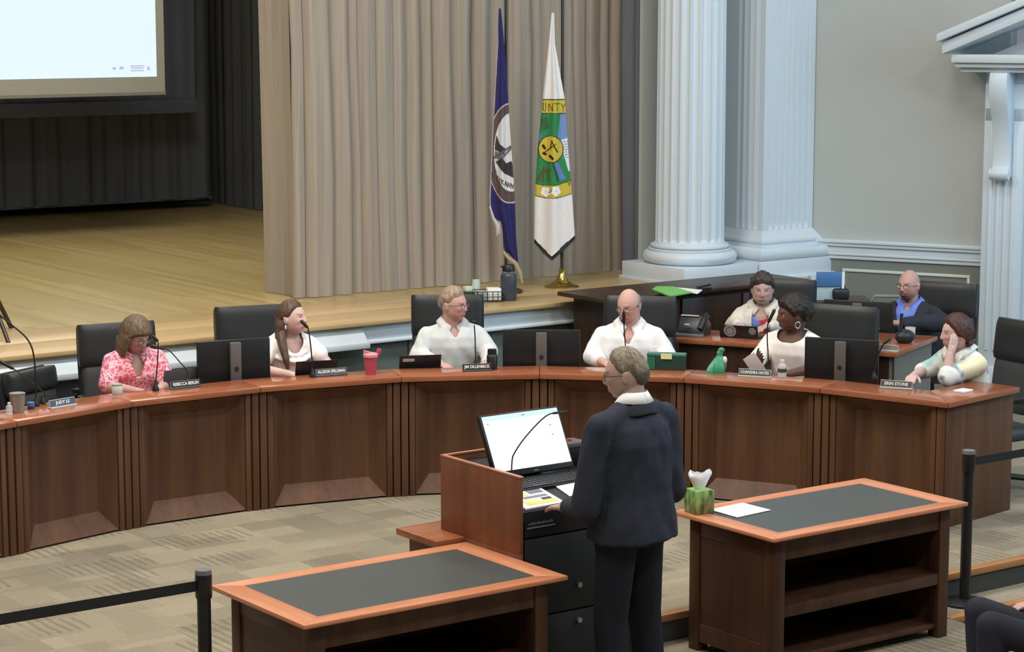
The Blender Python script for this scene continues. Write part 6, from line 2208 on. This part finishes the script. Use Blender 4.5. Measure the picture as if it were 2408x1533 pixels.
# bearded staff man
rz = facing(-30)
loc = seat_at(2138, 671, 1.12, rz, 0.10)
a = {1: dict(el=(0.30, 0.16, 0.86), wr=(0.12, 0.48, 0.87), hd=(-0.4, 0.9, 0), hn=(0, 0, -1), ts=1), -1: dict(el=(-0.31, 0.20, 0.86), wr=(-0.06, 0.46, 0.87), hd=(0.9, 0.45, 0), hn=(0, 0, -1), ts=-1)}
person('person', 'bald bearded man in dark navy jacket and blue shirt', loc, rz, (0, 0.10, 1.12), (-12, -2, 0), a, skin=(192, 152, 142), jowl=0.6, build=1.12,
       garments=[dict(name='shirt', mat=blue_shirt, sleeve=0.3, neck='v', depth=0.04, vwidth=0.03, infl=0.012),
                 dict(name='jacket', mat=navy, sleeve=0.95, neck='v', depth=0.34, vwidth=0.085, infl=0.028, wrinkle=0.007)], collar=dict(mat=blue_shirt, r=0.076, h=0.04, jacket=navy),
       hair=dict(c0=(96, 76, 68), c1=(140, 112, 100), thick=0.004, bald=[-0.9, -0.6, 0.0, 0.25, 0.2], line=[0.6, 0.5, 0.2, -0.05, -0.20, 0.0, -0.42, -0.6]),
       face=dict(brow=(110, 84, 74), beard=((66, 46, 38), 'goatee', 0.92)), glasses=(52, 48, 50), trousers=(40, 42, 50))
office_chair(loc[0] + 0.20, loc[1] - 0.02, facing(-30), 'black leather chair behind the bearded staff man', 1.09)

# speaker standing at the lectern
rz = math.radians(8)
q = at(1472, 880, 1.535)
hy = 0.09
loc = (q.x - (-hy * math.sin(rz)), q.y - hy * math.cos(rz), -0.15)
zz = 0.15
a = {-1: dict(el=(-0.285, 0.07, 1.085), wr=(-0.175, 0.30, 1.035), hd=(0.1, 0.95, -0.12), hn=(0.1, 0, -1), ts=-1, curl=0.25),
     1: dict(el=(0.236, 0.0, 1.115), wr=(0.15, 0.26, 1.04), hd=(-0.3, 0.9, 0), hn=(0, 0, -1), ts=1)}
sp = person('person', 'standing speaker in dark suit seen from behind at the lectern', loc, rz, (0, 0.09, 1.535 + zz), (34, -10, 0), a, skin=(188, 156, 144), jowl=0.3, build=1.12, seated=False, sw=0.218,
            garments=[dict(name='shirt', mat=cotton_white, sleeve=0.98, neck='v', depth=0.05, vwidth=0.035, infl=0.010),
                      dict(name='jacket', mat=suit, sleeve=0.93, neck='v', depth=0.36, vwidth=0.08, infl=0.026, wrinkle=0.007, jacket_len=0.905)],
            collar=dict(mat=cotton_white, r=0.074, h=0.056, jacket=suit), trousers=(32, 34, 42),
            hair=dict(c0=(84, 77, 64), c1=(156, 145, 122), thick=0.013, line=[0.62, 0.58, 0.42, 0.12, -0.14, 0.12, -0.45, -0.78], side=(100, 94, 86), rough=0.28, soft=0.4, lift=0.008),
            face=dict(brow=(130, 110, 84)), glasses=(60, 52, 50))

# seated visitor whose knee and hand enter the picture at lower right
fk = Vector((-UX, UY))
rz = math.atan2(-fk.x, fk.y)
kq = at(2330, 1472, 0.35)
rv = Matrix.Rotation(rz, 3, 'Z') @ Vector((-0.13, 0.36, 0))
loc = (kq.x - rv.x, kq.y - rv.y, -0.15)


def low_seat(h, k, a_):
    for s in (-1, 1):
        h[s] = Vector((s * 0.09, -0.12, 0.32))
        k[s] = Vector((s * 0.13, 0.36, 0.50))
        a_[s] = Vector((s * 0.12, 0.34, 0.09))
    return h, k, a_


a = {-1: dict(el=(-0.25, -0.20, 0.50), wr=(-0.15, 0.03, 0.50), hd=(0.1, 0.95, 0.1), hn=(0, 0, -1), ts=-1), 1: dict(el=(0.25, -0.18, 0.50), wr=(0.15, 0.05, 0.52), hd=(-0.1, 0.95, 0.1), hn=(0, 0, -1), ts=1)}
person('person', 'seated visitor in dark clothes, only knee and hand at lower right', loc, rz, (0, -0.16, 0.98), (0, 0, 0), a, skin=(200, 160, 148), build=1.0, tz=0.24, lower=low_seat,
       garments=[dict(name='jumper', mat=plain('dark jumper', rgb(54, 56, 66), 0.9), sleeve=0.95, neck='crew', infl=0.02)], trousers=(46, 46, 56),
       hair=dict(c0=(60, 48, 40), c1=(96, 80, 66), thick=0.015), face=dict(brow=(80, 60, 50)))
vc = thing('low_bench', 'low dark bench under the visitor at lower right', 'bench', loc, rz)
MB().box(-0.5, 0.5, -0.32, 0.02, 0.14, 0.215).build('seat', leather, vc, bev=0.02)
for sx_ in (-0.42, 0.42):
    for sy_ in (-0.27, -0.03):
        MB().cyl((sx_, sy_, 0.0), (sx_, sy_, 0.15), 0.02, n=10).build('leg', plastic_black, vc)
# name plate lettering becomes plain geometry
dg = bpy.context.evaluated_depsgraph_get()
for o in [o for o in bpy.data.objects if o.type == 'FONT']:
    me = bpy.data.meshes.new_from_object(o.evaluated_get(dg))
    n = bpy.data.objects.new('lettering', me)
    COL.objects.link(n)
    n.parent, n.location, n.rotation_euler, n.scale = o.parent, o.location, o.rotation_euler, o.scale
    bpy.data.objects.remove(o)
    n.name = 'lettering'
